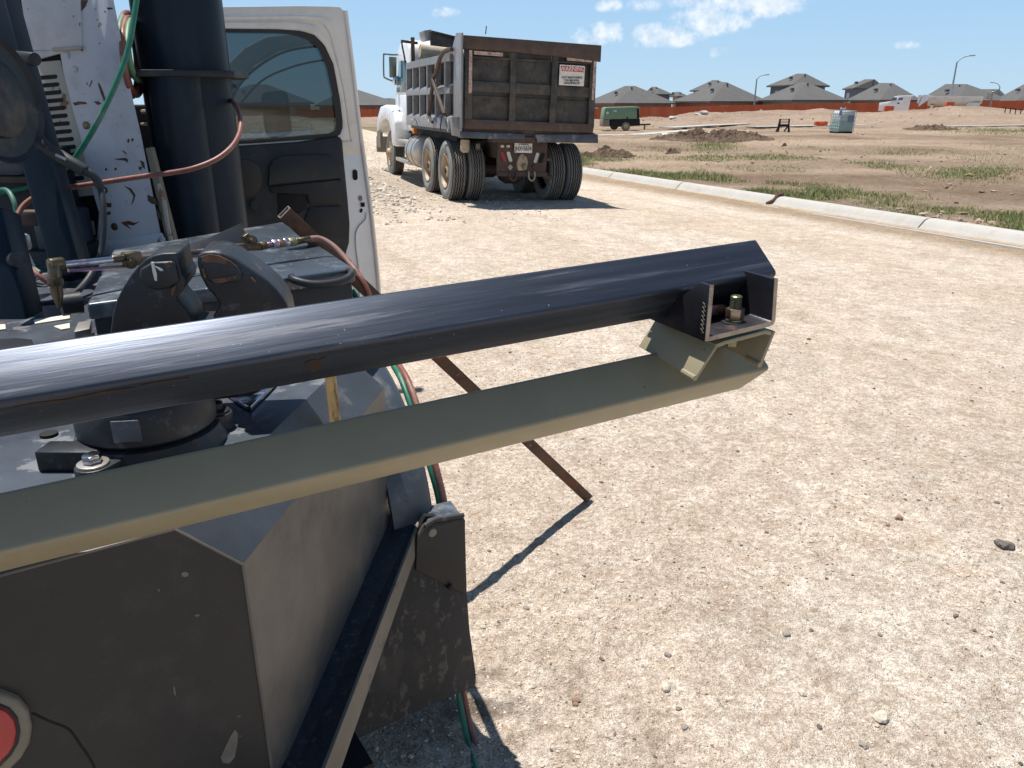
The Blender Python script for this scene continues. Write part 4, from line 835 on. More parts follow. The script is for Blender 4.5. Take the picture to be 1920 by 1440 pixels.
def stad(cx, cy, w, h, tilt, n=10):
    out = []
    for k in range(2 * n):
        t = math.pi * k / (n - .5) ; x = math.cos(t) * w; y = math.sin(t) * w + (h - w) * (1 if math.sin(t) >= 0 else -1); c, s = math.cos(R_(tilt)), math.sin(R_(tilt)); out.append((cx + x * c - y * s, cy + x * s + y * c))
    return out
for nm, cx_, cy_, tl_, mt in (('tail_light', 944, 294, -20, m_redsm), ('tail_light', 955.5, 294, -17, m_wsm), ('tail_light', 1006, 296, 17, m_wsm), ('light_slot', 1016.5, 296, 20, m_dark)):
    MB(DT).prism([ty(a, b, -.64) for a, b in stad(cx_, cy_, 3.1, 10, tl_)], (0, .03, 0)).build(nm, mt, dt)
for cx_, cy_ in ((942, 274.3), (953, 274.3)): MB(DT).prism([ty(a, b, -.64) for a, b in stad(cx_, cy_, 2.6, 3.4, 90)], (0, .03, 0)).build('plug_socket', m_wsm, dt)
lp = MB(DT).prism([ty(a, b, -.66) for a, b in ((965, 268), (998.3, 269), (997.5, 287), (964.6, 286.2))], (0, .01, 0)).build('licence_plate', m_plate, dt, bev=.002)
text('JHX•5654', .105, m_signk, lp, onback(981.3, 279, -.665, 1.5), sx=.72, bold=.0012); text('★ TEXAS ★', .036, m_signk, lp, onback(981.5, 271, -.665, 1.5), sx=1.0, bold=.0006)
MB(DT).prism([ty(a, b, -.70) for a, b in ((980, 287), (988, 294), (991, 305), (988, 318), (973, 321), (970, 308), (974, 294))], (0, .1, 0)).build('pintle_hitch', m_rim, dt, bev=.02)
MB(DT).lathe([(-.06, .035), (0, .045), (.05, .03)], ty(983, 312, -.74), (0, 1, 0), 14).build('pintle_hitch', m_grey, dt)
for a, b in ((957, 313.5), (1003, 313)): MB(DT).prism([ty(q, r, -.65) for q, r in ((a, b - 6), (a + 5, b), (a, b + 6), (a - 5, b))], (0, .04, 0)).build('mount_bracket', m_rim if a < 990 else m_brown, dt, bev=.004)
MB(DT).bar(ty(932, 326, -.6), ty(1025, 327, -.6), .1, .07).build('crossmember', m_brown, dt)
for a, b in ((996.5, 322), (962, 322)):
    MB(DT).tube([ty(a - 5, b, -.66), ty(a - 5, b + 10, -.7), ty(a - 2, b + 16, -.7), ty(a + 3, b + 16, -.7), ty(a + 6, b + 10, -.7), ty(a + 6, b, -.66)], .017, 8).build('chain_ring', m_rim if a > 980 else m_brown, dt)
q = ty(872, 262, -.55); MB(DT).lathe([(0, .075), (-.05, .08), (-.17, .08), (-.21, .05)], q, (0, 0, 1), 16).build('canister', m_tarp, dt)
MB(DT).bar(ty(1022, 298, -.6), ty(1032, 300, -.62), .05, .05).build('pipe_stub', m_brown, dt); MB(DT).bar(ty(1018, 332, -.5), ty(1034, 334, -.5), .06, .06).build('brake_chamber', m_brown, dt, bev=.01)

# cab, hood, fenders ------------------------------------
cp = [(3.62, 1.08), (3.60, 2.55), (3.68, 2.80), (3.95, 2.93), (4.7, 2.93), (5.15, 2.72), (5.35, 2.05), (5.4, 1.08)]
MB(DT).prism([(-1.08, y, z) for y, z in cp], (2.16, 0, 0)).build('cab', m_cabw, dt, bev=.09, seg=4)
MB(DT).prism([(-.66, y, z) for y, z in ((5.1, .9), (5.1, 1.85), (5.8, 1.8), (6.9, 1.6), (7.15, 1.4), (7.2, .8))], (1.32, 0, 0)).build('hood', m_cabw, dt, bev=.08, seg=3)
MB(DT).prism([(-1.095, y, z) for y, z in ((3.95, 1.88), (3.95, 2.52), (4.7, 2.56), (5.05, 2.1), (5.08, 1.88))], (2.19, 0, 0)).build('side_window', m_cabglass, dt, bev=.02)
MB(DT).bx(-.75, .75, 3.575, 3.62, 2.0, 2.42).build('rear_window', m_dark, dt, bev=.02)
MB(DT).bx(-1.10, 1.10, 3.9, 5.05, 1.1, 1.83).build('door', m_cabw, dt, bev=.02)
fp = [(4.42, .72), (4.40, 1.25), (4.55, 1.45), (4.95, 1.56), (5.7, 1.62), (6.3, 1.58), (6.72, 1.35), (6.92, .98), (6.80, .95), (6.5, 1.12), (6.2, 1.26), (5.65, 1.30), (5.2, 1.22), (4.95, 1.05), (4.84, .72)]
for x0 in (-1.27, .72): MB(DT).prism([(x0, y, z) for y, z in fp], (.55, 0, 0)).build('fender', m_cabw, dt, bev=.06, seg=3)
MB(DT).bx(-1.2, 1.2, 7.25, 7.4, .45, .85).build('front_bumper', m_grey, dt, bev=.02)
MB(DT).bx(-1.26, -1.2, 6.4, 6.9, .6, .97).build('mud_guard', m_grey, dt)
# tank, steps
MB(DT).lathe([(0, .02), (.0, .27), (.03, .33), (.85, .33), (.88, .26)], (-.98, 2.3, .70), (0, 1, 0), 28).build('fuel_tank', m_alu, dt)
for y in (2.5, 2.95): MB(DT).lathe([(0, .337), (.05, .337)], (-.98, y, .70), (0, 1, 0), 28).build('tank_strap', m_grey, dt)
MB(DT).prism([DL(a, b, 0, -1.25) for a, b in ((743, 260), (776, 267), (776, 272), (743, 265))], (.35, 0, 0)).build('step', m_alu, dt, bev=.004)
MB(DT).prism([DL(a, b, 0, -1.25) for a, b in ((742, 294), (768, 303), (768, 310), (742, 300))], (.3, 0, 0)).build('step', m_alu, dt, bev=.004)
q = DL(774, 244, 0, -1.05); MB(DT).bx(q.x, q.x + .08, q.y - .08, q.y + .08, q.z - .07, q.z + .07).build('marker_light', m_amber, dt, bev=.01)
# mirrors
MY = 4.9
def dy(x, y, v=MY): return DL(x, y, 1, v)
MB(DT).tube([dy(758, 100), dy(745, 102.5), dy(733, 102.5), dy(721, 101.5), dy(719.3, 104), dy(719.5, 139), dy(722, 146), dy(736, 152)], .018, 8, 3).build('mirror_bracket', m_mir, dt)
MB(DT).tube([dy(757, 114), dy(751, 129), dy(746, 143)], .012, 8, 1).build('mirror_bracket', m_mir, dt)
MB(DT).prism([dy(a, b, MY - .05) for a, b in ((730, 106), (744, 107), (743.6, 146), (731, 145))], (0, .08, 0)).build('mirror', m_mir, dt, bev=.015)
MB(DT).prism([dy(743.5 + 7.5 * math.cos(t), 151.5 + 9 * math.sin(t), MY - .12) for t in np.linspace(0, 2 * math.pi, 22, endpoint=False)], (0, .04, 0)).build('mirror', m_mirror, dt, bev=.006)
MB(DT).tube([dy(751, 156), dy(764, 160), dy(768, 158)], .014, 6, 1).build('mirror_bracket', m_cabw, dt)

# ================================================================== service truck (foreground)
WO = Vector((-.184, 1.62, 0)); WM = Matrix.Translation(WO) @ Matrix.Rotation(R_(33), 4, 'Z'); WI = WM.inverted(); wc0 = WI @ CC
def WL(px, py, ax, val): d = WI.to_3x3() @ ray(px, py); return wc0 + d * ((val - wc0[ax]) / d[ax])
wt = thing('welding_truck', 'service truck with black angled steel bed in the left foreground, its cream passenger door open', 'truck', WM)
ZD, ZB, ZS = 1.085, 1.0, .676
RX = -.487   # rear face forward coordinate
# bed shell: rear face, chamfered corner, sloping strip and deck (local: x right, y forward)
A1, A2 = (-.542, RX), (-.084, .06); R1, R2 = (-.62, RX), (-.16, .06); LX = -1.98; FY = 2.15
m = MB(WM)
m.add([(LX, RX, .30), (A1[0], RX, .30), (A1[0], RX, ZB), (R1[0], RX, ZD), (LX, RX, ZD)], [(0, 1, 2, 3, 4)])
m.add([(LX, RX, .30), (A1[0], RX, .30), (A2[0] - .25, A2[1] + .2, .30), (A2[0] - .25, FY, .30), (LX, FY, .30), (LX, FY, ZD), (LX, RX, ZD)], [(4, 3, 2, 1, 0), (0, 6, 5, 4)])
m.build('rear_panel', m_body, wt, smooth=False)
m = MB(WM); m.add([(A1[0] , A1[1], .60), (A2[0], A2[1], .60), (A2[0], A2[1], ZB), (A1[0], A1[1], ZB)], [(0, 1, 2, 3)]); m.add([(A2[0], A2[1], .30), (A2[0], FY, .30), (A2[0], FY, ZB), (A2[0], A2[1], ZB)], [(0, 1, 2, 3)])
m.build('corner_panel', m_side, wt, smooth=False)
m = MB(WM); m.add([(A1[0], A1[1], ZB), (A2[0], A2[1], ZB), (R2[0], R2[1], ZD), (R1[0], R1[1], ZD)], [(0, 1, 2, 3)]); m.add([(A2[0], A2[1], ZB), (A2[0], FY, ZB), (R2[0], FY, ZD), (R2[0], R2[1], ZD)], [(0, 1, 2, 3)])
m.build('sloped_edge', m_slope, wt, smooth=False)
m = MB(WM); m.add([(LX, RX, ZD), (R1[0], R1[1], ZD), (R2[0], R2[1], ZD), (R2[0], FY, ZD), (LX, FY, ZD)], [(0, 1, 2, 3, 4)]); m.add([(A2[0], FY, .3), (A2[0], FY, ZB), (R2[0], FY, ZD), (LX, FY, ZD), (LX, FY, .3)], [(0, 1, 2, 3, 4)])
m.build('deck', m_deck, wt, smooth=False)
# weld bead edge on rear face
MB(WM).tube([(LX, RX - .002, ZD - .002), (R1[0], RX - .002, ZD - .002), (A1[0], RX - .001, ZB), (A1[0] + .001, RX - .001, .3)], .0025, 8, 1).build('weld_bead', m_side, wt)
# slab hanging under the panels: wheel arch, frame
MB(WM).bx(LX + .1, A2[0] - .25, RX + .12, FY, .42, .29 + .02).build('bed_frame', m_dark, wt)
# shelf bumper along the chamfer
d2 = (Vector((A2[0], A2[1], 0)) - Vector((A1[0], A1[1], 0))).normalized(); nn_ = Vector((d2.y, -d2.x, 0))
s1 = WI @ pz(795, 945, ZS); s0 = WI @ pz(600, 1440, ZS);  i1 = Vector((A2[0] - .004, A2[1], ZS)); rr_ = WI.to_3x3() @ ray(530, 1440); tt_ = (Vector((A1[0], A1[1], 0)) - wc0).dot(nn_) / rr_.dot(nn_); i0 = wc0 + rr_ * tt_ - nn_ * .003
r2_ = WI.to_3x3() @ ray(603, 1440); s0 = wc0 + r2_ * ((i0.z - wc0.z) / r2_.z); sd = (s1 - s0).normalized(); sm = s0 - sd * .35; im = i0 - (i1 - i0).normalized() * .35
th_ = .008
m = MB(WM); m.hexa([im - Vector((0, 0, th_)), sm - Vector((0, 0, th_)), s1 - Vector((0, 0, th_)), i1 - Vector((0, 0, th_)), im, sm, s1, i1]); m.build('side_step', m_shelf, wt, smooth=False)
so_ = nn_ * .007
m = MB(WM); m.hexa([sm + Vector((0, 0, -.085)), sm + so_ + Vector((0, 0, -.085)), s1 + so_ + Vector((0, 0, -.05)), s1 + Vector((0, 0, -.05)), sm + Vector((0, 0, .003)), sm + so_ + Vector((0, 0, .003)), s1 + so_ + Vector((0, 0, .003)), s1 + Vector((0, 0, .003))]); m.build('step_lip', m_lip, wt, smooth=False, bev=.0015)
# small black block beyond the lip
FYP = float((WI @ pz(868, 962, .68)).y)
q0 = [WI @ pz(a, b, .682) for a, b in ((799, 978), (803, 948), (845, 937), (864, 963))]
MB(WM).prism([q - Vector((0, 0, .06)) for q in q0], (0, 0, .06)).build('bracket_block', m_box, wt, bev=.004)
MB(WM).prism([WL(a, b, 1, FYP + .02) for a, b in ((778, 1005), (798, 968), (866, 965), (872, 1080), (800, 1050))], (0, .015, 0)).build('flap_bracket', m_body, wt)
# rubber flap
fl_pts = [(795, 985), (820, 973), (866, 967), (873, 975), (873, 1000), (876, 1110), (881, 1180), (893, 1265), (893, 1282), (886, 1290), (800, 1326), (680, 1382), (540, 1445), (540, 1300), (690, 1120), (770, 1030)]
fl = MB(WM).prism([WL(a, b, 1, FYP - .005) for a, b in fl_pts], (0, .01, 0)).build('mud_flap', m_rubber, wt, bev=.003)
MB(WM).prism([WL(a, b, 1, FYP - .012) for a, b in ((782, 1012), (797, 990), (870, 972), (874, 1118), (868, 1112), (780, 1070))], (0, .006, 0)).build('flap_plate', m_body, wt, bev=.002)
MB(WM).tube([WL(a, b, 1, FYP - .012) for a, b in ((796, 986), (815, 975), (840, 971), (869, 966))], .006, 8).build('flap_edge', m_rubber, wt)
for a, b, r in ((812, 1000, .010), (845, 1102, .006)):
    q = WL(a, b, 1, FYP - .02); MB(WM).lathe([(0, r * .45), (.001, r), (.006, r * 1.15), (.01, r * 1.2)], q, (0, 1, 0), 18).build('rivet', m_grey if r > .008 else m_dark, wt)
# fender arc and wheel
cy_, cz_, rf_ = .44, .60, .44
def arc(r, a0, a1, n): return [(cy_ - r * math.cos(t), cz_ + r * math.sin(t)) for t in np.linspace(R_(a0), R_(a1), n)]
xi_, xo_ = A2[0] - .02, .012
m = MB(WM); vs = []; fs = []; ac = arc(1, 8, 172, 40)
prf = [(xi_, 0), (xo_ - .05, .0), (xo_ - .02, -.006), (xo_ - .005, -.02), (xo_, -.05), (xo_ - .006, -.05), (xo_ - .03, -.02), (xi_, -.012)]
for (yy, zz) in ac:
    cdx, cdz = (yy - cy_), (zz - cz_)
    for x, o in prf: vs.append((x, cy_ + cdx * (rf_ + o), cz_ + cdz * (rf_ + o)))
k = len(prf)
for i in range(39):
    for j in range(k): fs.append((i * k + j, i * k + (j + 1) % k, (i + 1) * k + (j + 1) % k, (i + 1) * k + j))
fs += [tuple(range(k)), tuple(range(39 * k, 40 * k))]
m.add(vs, fs); m.build('fender', m_fender, wt)
ty_ = MB(WM).lathe([(0, .22), (.0, .3), (.02, .365), (.04, .385), (.075, .39), (.08, .38), (.09, .38), (.095, .39), (.14, .39), (.145, .38), (.155, .38), (.16, .39), (.2, .385), (.23, .36), (.24, .22)], (-.235, cy_, .39), (1, 0, 0), 60).build('wheel', m_rubber, wt)
MB(WM).lathe([(0, .22), (.02, .21), (.08, .2), (.1, .08), (.06, .06)], (.0, cy_, .39), (-1, 0, 0), 40).build('rim', m_rim, ty_)
# tail light in rear panel
def rp(a, b, o=0): return WL(a, b, 1, RX - o)
lamp_o = [(-95, 1300), (-40, 1294), (5, 1303), (35, 1315), (54, 1337), (61, 1368), (56, 1398), (40, 1425), (15, 1450), (-30, 1480), (-95, 1490)]
tl = MB(WM).prism([rp(a, b, .012) for a, b in lamp_o], (0, .03, 0)).build('tail_light', m_lampring, wt, bev=.006, seg=3)
MB(WM).prism([rp(-40 + (a + 40) * .78, 1390 + (b - 1390) * .80, .016) for a, b in lamp_o], (0, .02, 0)).build('gasket', m_rubber, tl, bev=.003)
MB(WM).prism([rp(-40 + (a + 40) * .71, 1390 + (b - 1390) * .72, .02) for a, b in lamp_o], (0, .02, 0)).build('lens', m_red, tl, bev=.004)
MB(WM).tube([rp(a, b, -.001) for a, b in ((62, 1336), (90, 1350), (128, 1366), (150, 1395), (178, 1440), (230, 1560))], .0022, 6).build('seam', m_dark, wt)
for pts in (((440, 1368), (446, 1375), (445, 1395), (440, 1420), (430, 1432), (418, 1430), (414, 1420), (422, 1402), (430, 1385)), ((325, 1286), (328, 1290), (330, 1306), (326, 1300)), [(347 + 7 * math.cos(t), 1077 + 5 * math.sin(t)) for t in np.linspace(0, 5.9, 10)], [(297, 1104), (299, 1106), (299, 1110), (296, 1108)], [(364, 1153), (372, 1151), (375, 1154), (368, 1157)]):
    MB(WM).prism([rp(a, b, .0008) for a, b in pts], (0, .002, 0)).build('paint_chip', m_chip, wt)

# deck clutter plates lying behind the tube
def slab(name, pts, z, th, mat, lab, cat, bev=.002):
    P = [pz(a, b, z) for a, b in pts]; o = MB().prism([p - Vector((0, 0, th)) for p in P], (0, 0, th)).build(name, mat, bev=bev); o['label'] = lab; o['category'] = cat; return o
slab('steel_offcut', ((425, 735), (452, 705), (520, 700), (519, 712), (508, 724), (470, 762), (458, 758)), ZD + .012, .010, m_chrome, 'bright steel offcut lying on the deck right of the vise', 'offcut')
slab('steel_offcut', ((366, 752), (412, 742), (404, 760), (372, 760)), ZD + .006, .006, m_chrome, 'small bright offcut between the vise and its right bolt', 'offcut')
slab('steel_plate', ((70, 655), (95, 632), (190, 615), (200, 622), (198, 650), (90, 680)), ZD + .02, .02, m_deck, 'grey steel plate with clipped corner between the tube and toolbox', 'plate')
slab('metal_scrap', ((138, 622), (146, 604), (171, 600), (168, 616)), ZD + .05, .02, m_alu, 'small bright metal piece left of the toolbox corner', 'scrap')

# mirror + open door ------------------------------------
DD = 4.1; dO = Vector((-.172 * (DD * .94 + .3), DD, 0)); dn_ = Vector((-math.sin(R_(20)), math.cos(R_(20)), 0))   # door plane runs right-and-away
def dp_(a, b, o=0): return pp(a, b, dO + dn_ * o, dn_)
def dprism(pts, o, th): return MB().prism([dp_(a, b, o) for a, b in pts], dn_ * th)
outer = [(330, 14), (420, 12), (560, 11), (630, 12), (645, 14), (652, 40), (672, 200), (690, 330), (705, 450), (714, 540), (716, 600), (712, 640), (330, 640)]
def rrect(pts, n=5, r=.25):
    out = []; k = len(pts)
    for i in range(k):
        p0, p1, p2 = np.array(pts[i - 1], float), np.array(pts[i], float), np.array(pts[(i + 1) % k], float); a = p1 + (p0 - p1) * r; b = p1 + (p2 - p1) * r
        for t in np.linspace(0, 1, n): out.append(tuple((1 - t) ** 2 * a + 2 * t * (1 - t) * p1 + t * t * b))
    return out
hole = [(300, 64), (300, 274), (400, 272), (470, 269), (630, 258), (640, 250), (643, 235), (638, 190), (625, 120), (608, 84), (590, 66), (565, 58), (520, 55), (420, 54)]
def ring(o_pts, i_pts, o, th, mat, name, par, bev=.004):
    # bridge outer loop with inner loop on both faces (resampled by angle)
    c = np.array([500.0, 165.0]); n = 90
    def samp(pts, c):
        P = np.array(pts, float); out = []
        for t in np.linspace(0, 2 * math.pi, n, endpoint=False):
            d = np.array([math.cos(t), math.sin(t)]); best = None
            for i in range(len(P)):
                a, b = P[i] - c, P[(i + 1) % len(P)] - c; M_ = np.array([[d[0], -(b - a)[0]], [d[1], -(b - a)[1]]])
                if abs(np.linalg.det(M_)) < 1e-9: continue
                s_, u_ = np.linalg.solve(M_, a)
                if s_ > 0 and -1e-6 <= u_ <= 1 + 1e-6 and (best is None or s_ > best): best = s_
            out.append(tuple(c + d * best))
        return out
    O, I = samp(o_pts, c), samp(i_pts, c); vs = []; fs = []
    for (oo) in (o, o + th): vs += [dp_(a, b, oo) for a, b in O] + [dp_(a, b, oo) for a, b in I]
    for k in range(n):
        k2 = (k + 1) % n; fs += [(k, k2, n + k2, n + k), (2 * n + k, 2 * n + k2, 3 * n + k2, 3 * n + k), (k, k2, 2 * n + k2, 2 * n + k), (n + k, n + k2, 3 * n + k2, 3 * n + k)]
    return MB().add(vs, fs).build(name, mat, par, bev=bev)
door_outer_top = [(330, 14), (560, 11), (630, 12), (645, 14), (652, 40), (672, 200), (681, 262), (684, 290), (330, 300)]
dr = ring(door_outer_top, hole, 0, .035, m_door, 'door', wt)
def dpart(name, pts, o, th, mat, bev=.004, sub=None): return dprism(pts, o, th).build(name, mat, dr, bev=bev)
# raised pressings around the window frame
ins = lambda pts, k: [(500 + (a - 500) * k, 165 + (b - 165) * k) for a, b in pts]
ring([(330, 32), (565, 30), (612, 33), (625, 45), (640, 90), (655, 160), (666, 235), (672, 272), (330, 292)], [(330, 38), (560, 36), (605, 41), (618, 60), (632, 110), (645, 170), (655, 240), (660, 266), (330, 288)], -.008, .02, m_door, 'door_pressing', dr)
ring([(330, 42), (556, 41), (594, 48), (618, 78), (634, 130), (646, 185), (653, 240), (655, 262), (330, 285)], hole, -.014, .02, m_door, 'window_frame', dr)
ring(hole, [(300, 72), (300, 268), (400, 266), (470, 263), (622, 250), (629, 244), (630, 225), (625, 185), (612, 125), (597, 92), (580, 74), (560, 66), (520, 62), (420, 61)], -.018, .02, m_seal, 'window_seal', dr, bev=.003)
dpart('window_glass', [(300, 60), (300, 270), (470, 266), (625, 254), (636, 240), (632, 190), (618, 120), (600, 84), (580, 66), (556, 59), (420, 57)], .012, .006, m_glass, 0)
dpart('door_skin', [(330, 288), (400, 284), (681, 262), (690, 330), (705, 450), (714, 540), (716, 600), (712, 640), (330, 640)], .004, .035, m_doorjamb, .006)
dpart('door_trim', [(330, 282), (400, 277), (455, 273), (560, 266), (634, 255), (642, 262), (645, 300), (652, 370), (656, 420), (655, 455), (645, 490), (630, 520), (610, 640), (330, 640)], -.035, .04, m_trim, .010)
dpart('armrest', [(504, 350), (506, 312), (514, 300), (530, 293), (600, 290), (622, 293), (634, 302), (640, 325), (641, 333), (505, 346)], -.055, .022, m_trim, .012)
dpart('door_pocket', [(505, 350), (641, 336), (643, 375), (640, 382), (580, 384), (575, 365), (508, 362)], -.05, .02, m_trim, .008)
dpart('pocket_lower', [(580, 388), (640, 386), (641, 405), (636, 425), (626, 436), (610, 441), (560, 445)], -.044, .012, m_trim, .006)
dpart('pull_cup', [(520, 364), (568, 360), (576, 372), (576, 392), (560, 400), (522, 402)], -.04, .006, m_dark, .004)
dpart('speaker_grille', [(462 + 30 * math.cos(t), 335 + 36 * math.sin(t)) for t in np.linspace(0, 6.2832, 28, endpoint=False)], -.042, .01, m_seal, .004)
dpart('lock_knob', [(476 + 8 * math.cos(t), 384 + 10 * math.sin(t)) for t in np.linspace(0, 6.2832, 16, endpoint=False)], -.05, .016, m_trim, .004)
# jamb details
dpart('jamb_slot', stad(666, 328, 4.5, 10, -3), -.0015, .008, m_dark, 0)
dpart('latch', [(676, 380), (684, 380), (684, 388), (677, 388)], -.0015, .01, m_dark, 0); dpart('latch', stad(677.5, 395, 2.2, 4, 20), -.0015, .01, m_dark, 0)
dpart('latch_rim', stad(676, 372, 3.5, 5, 0), -.001, .006, m_grey, 0)
MB().tube([dp_(a, b, 0) for a, b in ((687, 400), (686, 412), (674, 425), (668, 440), (669, 470), (673, 500), (675, 560))], .006, 8).build('jamb_fold', m_doorjamb, dr)
MB().tube([dp_(a, b, 0) for a, b in ((648, 20), (662, 130), (676, 250), (690, 350), (702, 450), (711, 545), (713, 600))], .010, 10).build('door_edge', m_door, dr)
# added arch shapes behind the glass, standing in for the reflected cab opening
MB().prism([dp_(a, b, .55) for a, b in ((418, 150), (430, 118), (458, 90), (500, 68), (560, 62), (640, 62), (640, 82), (575, 85), (525, 96), (480, 122), (452, 152), (434, 190), (418, 220))], dn_ * .05).build('reflection_arch', m_door, wt, bev=.008)
MB().tube([dp_(a, b, .53) for a, b in ((430, 196), (450, 158), (482, 126), (528, 99), (578, 88), (640, 85))], .008, 8).build('reflection_arch_rim', m_seal, wt)
MB().tube([dp_(a, b, .6) for a, b in ((446, 200), (490, 152), (540, 128), (590, 115), (650, 108))], .006, 8).build('reflection_line', m_trim, wt)
# tow mirror outside the glass
mo = .28
mr = MB().prism([dp_(a, b, mo) for a, b in rrect([(488, 172), (540, 168), (548, 252), (500, 262)])], dn_ * .07).build('tow_mirror', m_trim, wt, bev=.01)
MB().prism([dp_(a, b, mo - .004) for a, b in rrect([(493, 178), (534, 174), (541, 246), (504, 256)])], dn_ * .01).build('mirror_glass', m_mirror, mr)
MB().prism([dp_(a, b, mo - .02) for a, b in rrect([(520, 226), (546, 224), (548, 250), (523, 256)])], dn_ * .02).build('mirror_blindspot', m_trim, mr, bev=.004)
MB().bar(dp_(538, 196, mo + .03), dp_(330, 215, .05), .03, .05).build('mirror_arm', m_trim, mr)
# cab body behind the rack (closes the view to the left of the door)
MB(WM).bx(-2.0, -.1, 2.35, 3.6, .55, 1.25).build('cab_body', m_door, wt, bev=.03)
MB(WM).bx(-1.9, -.25, 2.5, 3.6, 1.25, 1.85).build('cab_roof', m_door, wt, bev=.06)
MB(WM).bx(-1.7, -.45, 2.48, 2.52, 1.3, 1.72).build('rear_window', m_cabglass, wt, bev=.02)

# ================================================================== things carried on the bed
# --- toolbox
ZT = 1.22
bq = [pz(162, 570, ZT), pz(665, 503, ZT), pz(530, 416, ZT), pz(212, 468, ZT)]
bo = (bq[0] + bq[1] + bq[2] + bq[3]) / 4; tb = thing('toolbox', 'black steel toolbox with pale scuffed lid and round bar handle behind the vise', 'toolbox', (bo.x, bo.y, ZD))
MB().prism([q - Vector((0, 0, .035)) for q in bq], (0, 0, .035)).build('lid', m_box, tb, bev=.006, seg=3)
cen = bo; inn = [cen + (q - cen) * .975 for q in bq]
MB().prism([Vector((q.x, q.y, ZD - .02)) for q in inn], (0, 0, ZT - ZD - .014)).build('box_body', m_black, tb, bev=.004)
e0, e1 = bq[0], bq[1]; fd = (e1 - e0).normalized(); fn = Vector((fd.y, -fd.x, 0))
h0, h1 = pp(548, 520, e0 + fn * .005, fn), pp(655, 508, e0 + fn * .005, fn)
hm = (h0 + h1) / 2
MB().tube([h0 - fn * .004, h0 + fn * .018 + Vector((0, 0, -.004)), h0.lerp(h1, .2) + fn * .042 + Vector((0, 0, -.012)), hm + fn * .05 + Vector((0, 0, -.014)), h0.lerp(h1, .8) + fn * .042 + Vector((0, 0, -.01)), h1 + fn * .018, h1 - fn * .004], .0095, 12).build('handle', m_black, tb)
hg = pz(158, 566, ZT - .02); MB().cyl(hg - fd * .045 , hg - fd * .005, .024, n=18).build('hinge_barrel', m_black, tb)
# --- bench vise
vz = thing('bench_vise', 'large worn black bench vise with two open jaws bolted to the truck deck', 'vise', (pz(240, 800, ZD).x, pz(240, 800, ZD).y, ZD))
VY = 1.20; vo = Vector((0, VY, 0)); vd = Vector((math.cos(R_(12)), math.sin(R_(12)), 0)); vn_ = Vector((-vd.y, vd.x, 0))
vc = pD(270, 600, VY)
def VP(a, b, o=0): return pp(a, b, vc + vn_ * o, vn_)
def vpr(pts, o, th, name, mat=m_vise, bev=.006, seg=3): return MB().prism([VP(a, b, o) for a, b in pts], vn_ * th).build(name, mat, vz, bev=bev, seg=seg)
left = [(206, 645), (207, 620), (211, 590), (218, 564), (228, 543), (242, 520), (258, 500), (272, 487), (288, 479), (306, 475), (332, 474), (337, 500), (342, 517), (348, 521), (346, 538), (329, 560), (338, 570), (347, 578), (360, 600), (360, 645)]
right = [(369, 478), (383, 472), (402, 471), (420, 474), (440, 484), (460, 497), (482, 512), (502, 527), (518, 542), (532, 560), (542, 580), (547, 605), (548, 645), (398, 645), (400, 592), (412, 572), (401, 556), (387, 540), (375, 518), (370, 498)]
vpr(left, 0, .11, 'moving_jaw', bev=.006); vpr(right, 0, .11, 'fixed_jaw', bev=.006)
vpr([(262, 505), (285, 492), (325, 490), (332, 505), (336, 528), (318, 541), (292, 545), (272, 538), (260, 522)], -.008, .012, 'jaw_face', bev=.004)
vpr([(376, 490), (392, 482), (415, 483), (440, 497), (455, 515), (450, 528), (425, 532), (400, 533), (386, 524)], -.008, .012, 'jaw_face', bev=.004)
for pts in (((283, 492), (288, 492), (294, 515), (294, 527), (290, 526), (286, 510)), ((290, 499), (304, 504), (306, 508), (300, 508))):
    vpr(pts, -.0095, .003, 'paint_mark', m_signw, 0)
for pts in (((376, 482), (392, 477), (412, 480), (432, 490), (444, 500), (430, 498), (405, 492), (385, 492)), ((379, 505), (384, 508), (387, 522), (382, 520)), ((397, 524), (420, 520), (446, 516), (440, 524), (418, 530), (402, 532)), ((308, 494), (318, 491), (322, 500), (312, 502)), ((322, 540), (330, 536), (326, 552), (320, 556)), ((470, 520), (476, 524), (480, 530), (474, 528))):
    vpr(pts, -.0092, .003, 'rust_patch', m_jrust, 0)
# body under the tube: slide, turret, swivel base
vpr([(215, 610), (560, 600), (545, 700), (470, 745), (200, 770), (190, 700)], .02, .085, 'vise_body', bev=.008)
vc2 = pz(238, 806, 1.135); vc2 = vc2 + Vector((0, .068, 0)); VR = .104
MB().lathe([(0, VR * .94), (.006, VR), (.055, VR), (.06, VR * .97), (.06, VR * .88), (.12, VR * .88)], (vc2.x, vc2.y, 1.115), (0, 0, 1), 56).build('swivel_turret', m_vise, vz)
MB().lathe([(0, VR * 1.12), (.008, VR * 1.10), (.026, VR * 1.03), (.03, VR * .9)], (vc2.x, vc2.y, ZD), (0, 0, 1), 56).build('swivel_base', m_vise, vz)
q = pz(228, 795, 1.165); tdir = (Vector((vc2.x, vc2.y, 0)) - Vector((q.x, q.y, 0))).normalized(); tp_ = Vector((tdir.y, -tdir.x, 0)); fpt = Vector((vc2.x, vc2.y, 1.13)) - tdir * VR
MB().hexa([fpt - tp_ * .02 - tdir * .002, fpt + tp_ * .02 - tdir * .002, fpt + tp_ * .02 + tdir * .02, fpt - tp_ * .02 + tdir * .02] + [v + Vector((0, 0, .035)) for v in (fpt - tp_ * .02 - tdir * .002, fpt + tp_ * .02 - tdir * .002, fpt + tp_ * .02 + tdir * .02, fpt - tp_ * .02 + tdir * .02)]).build('data_plate', m_deck, vz, bev=.002)
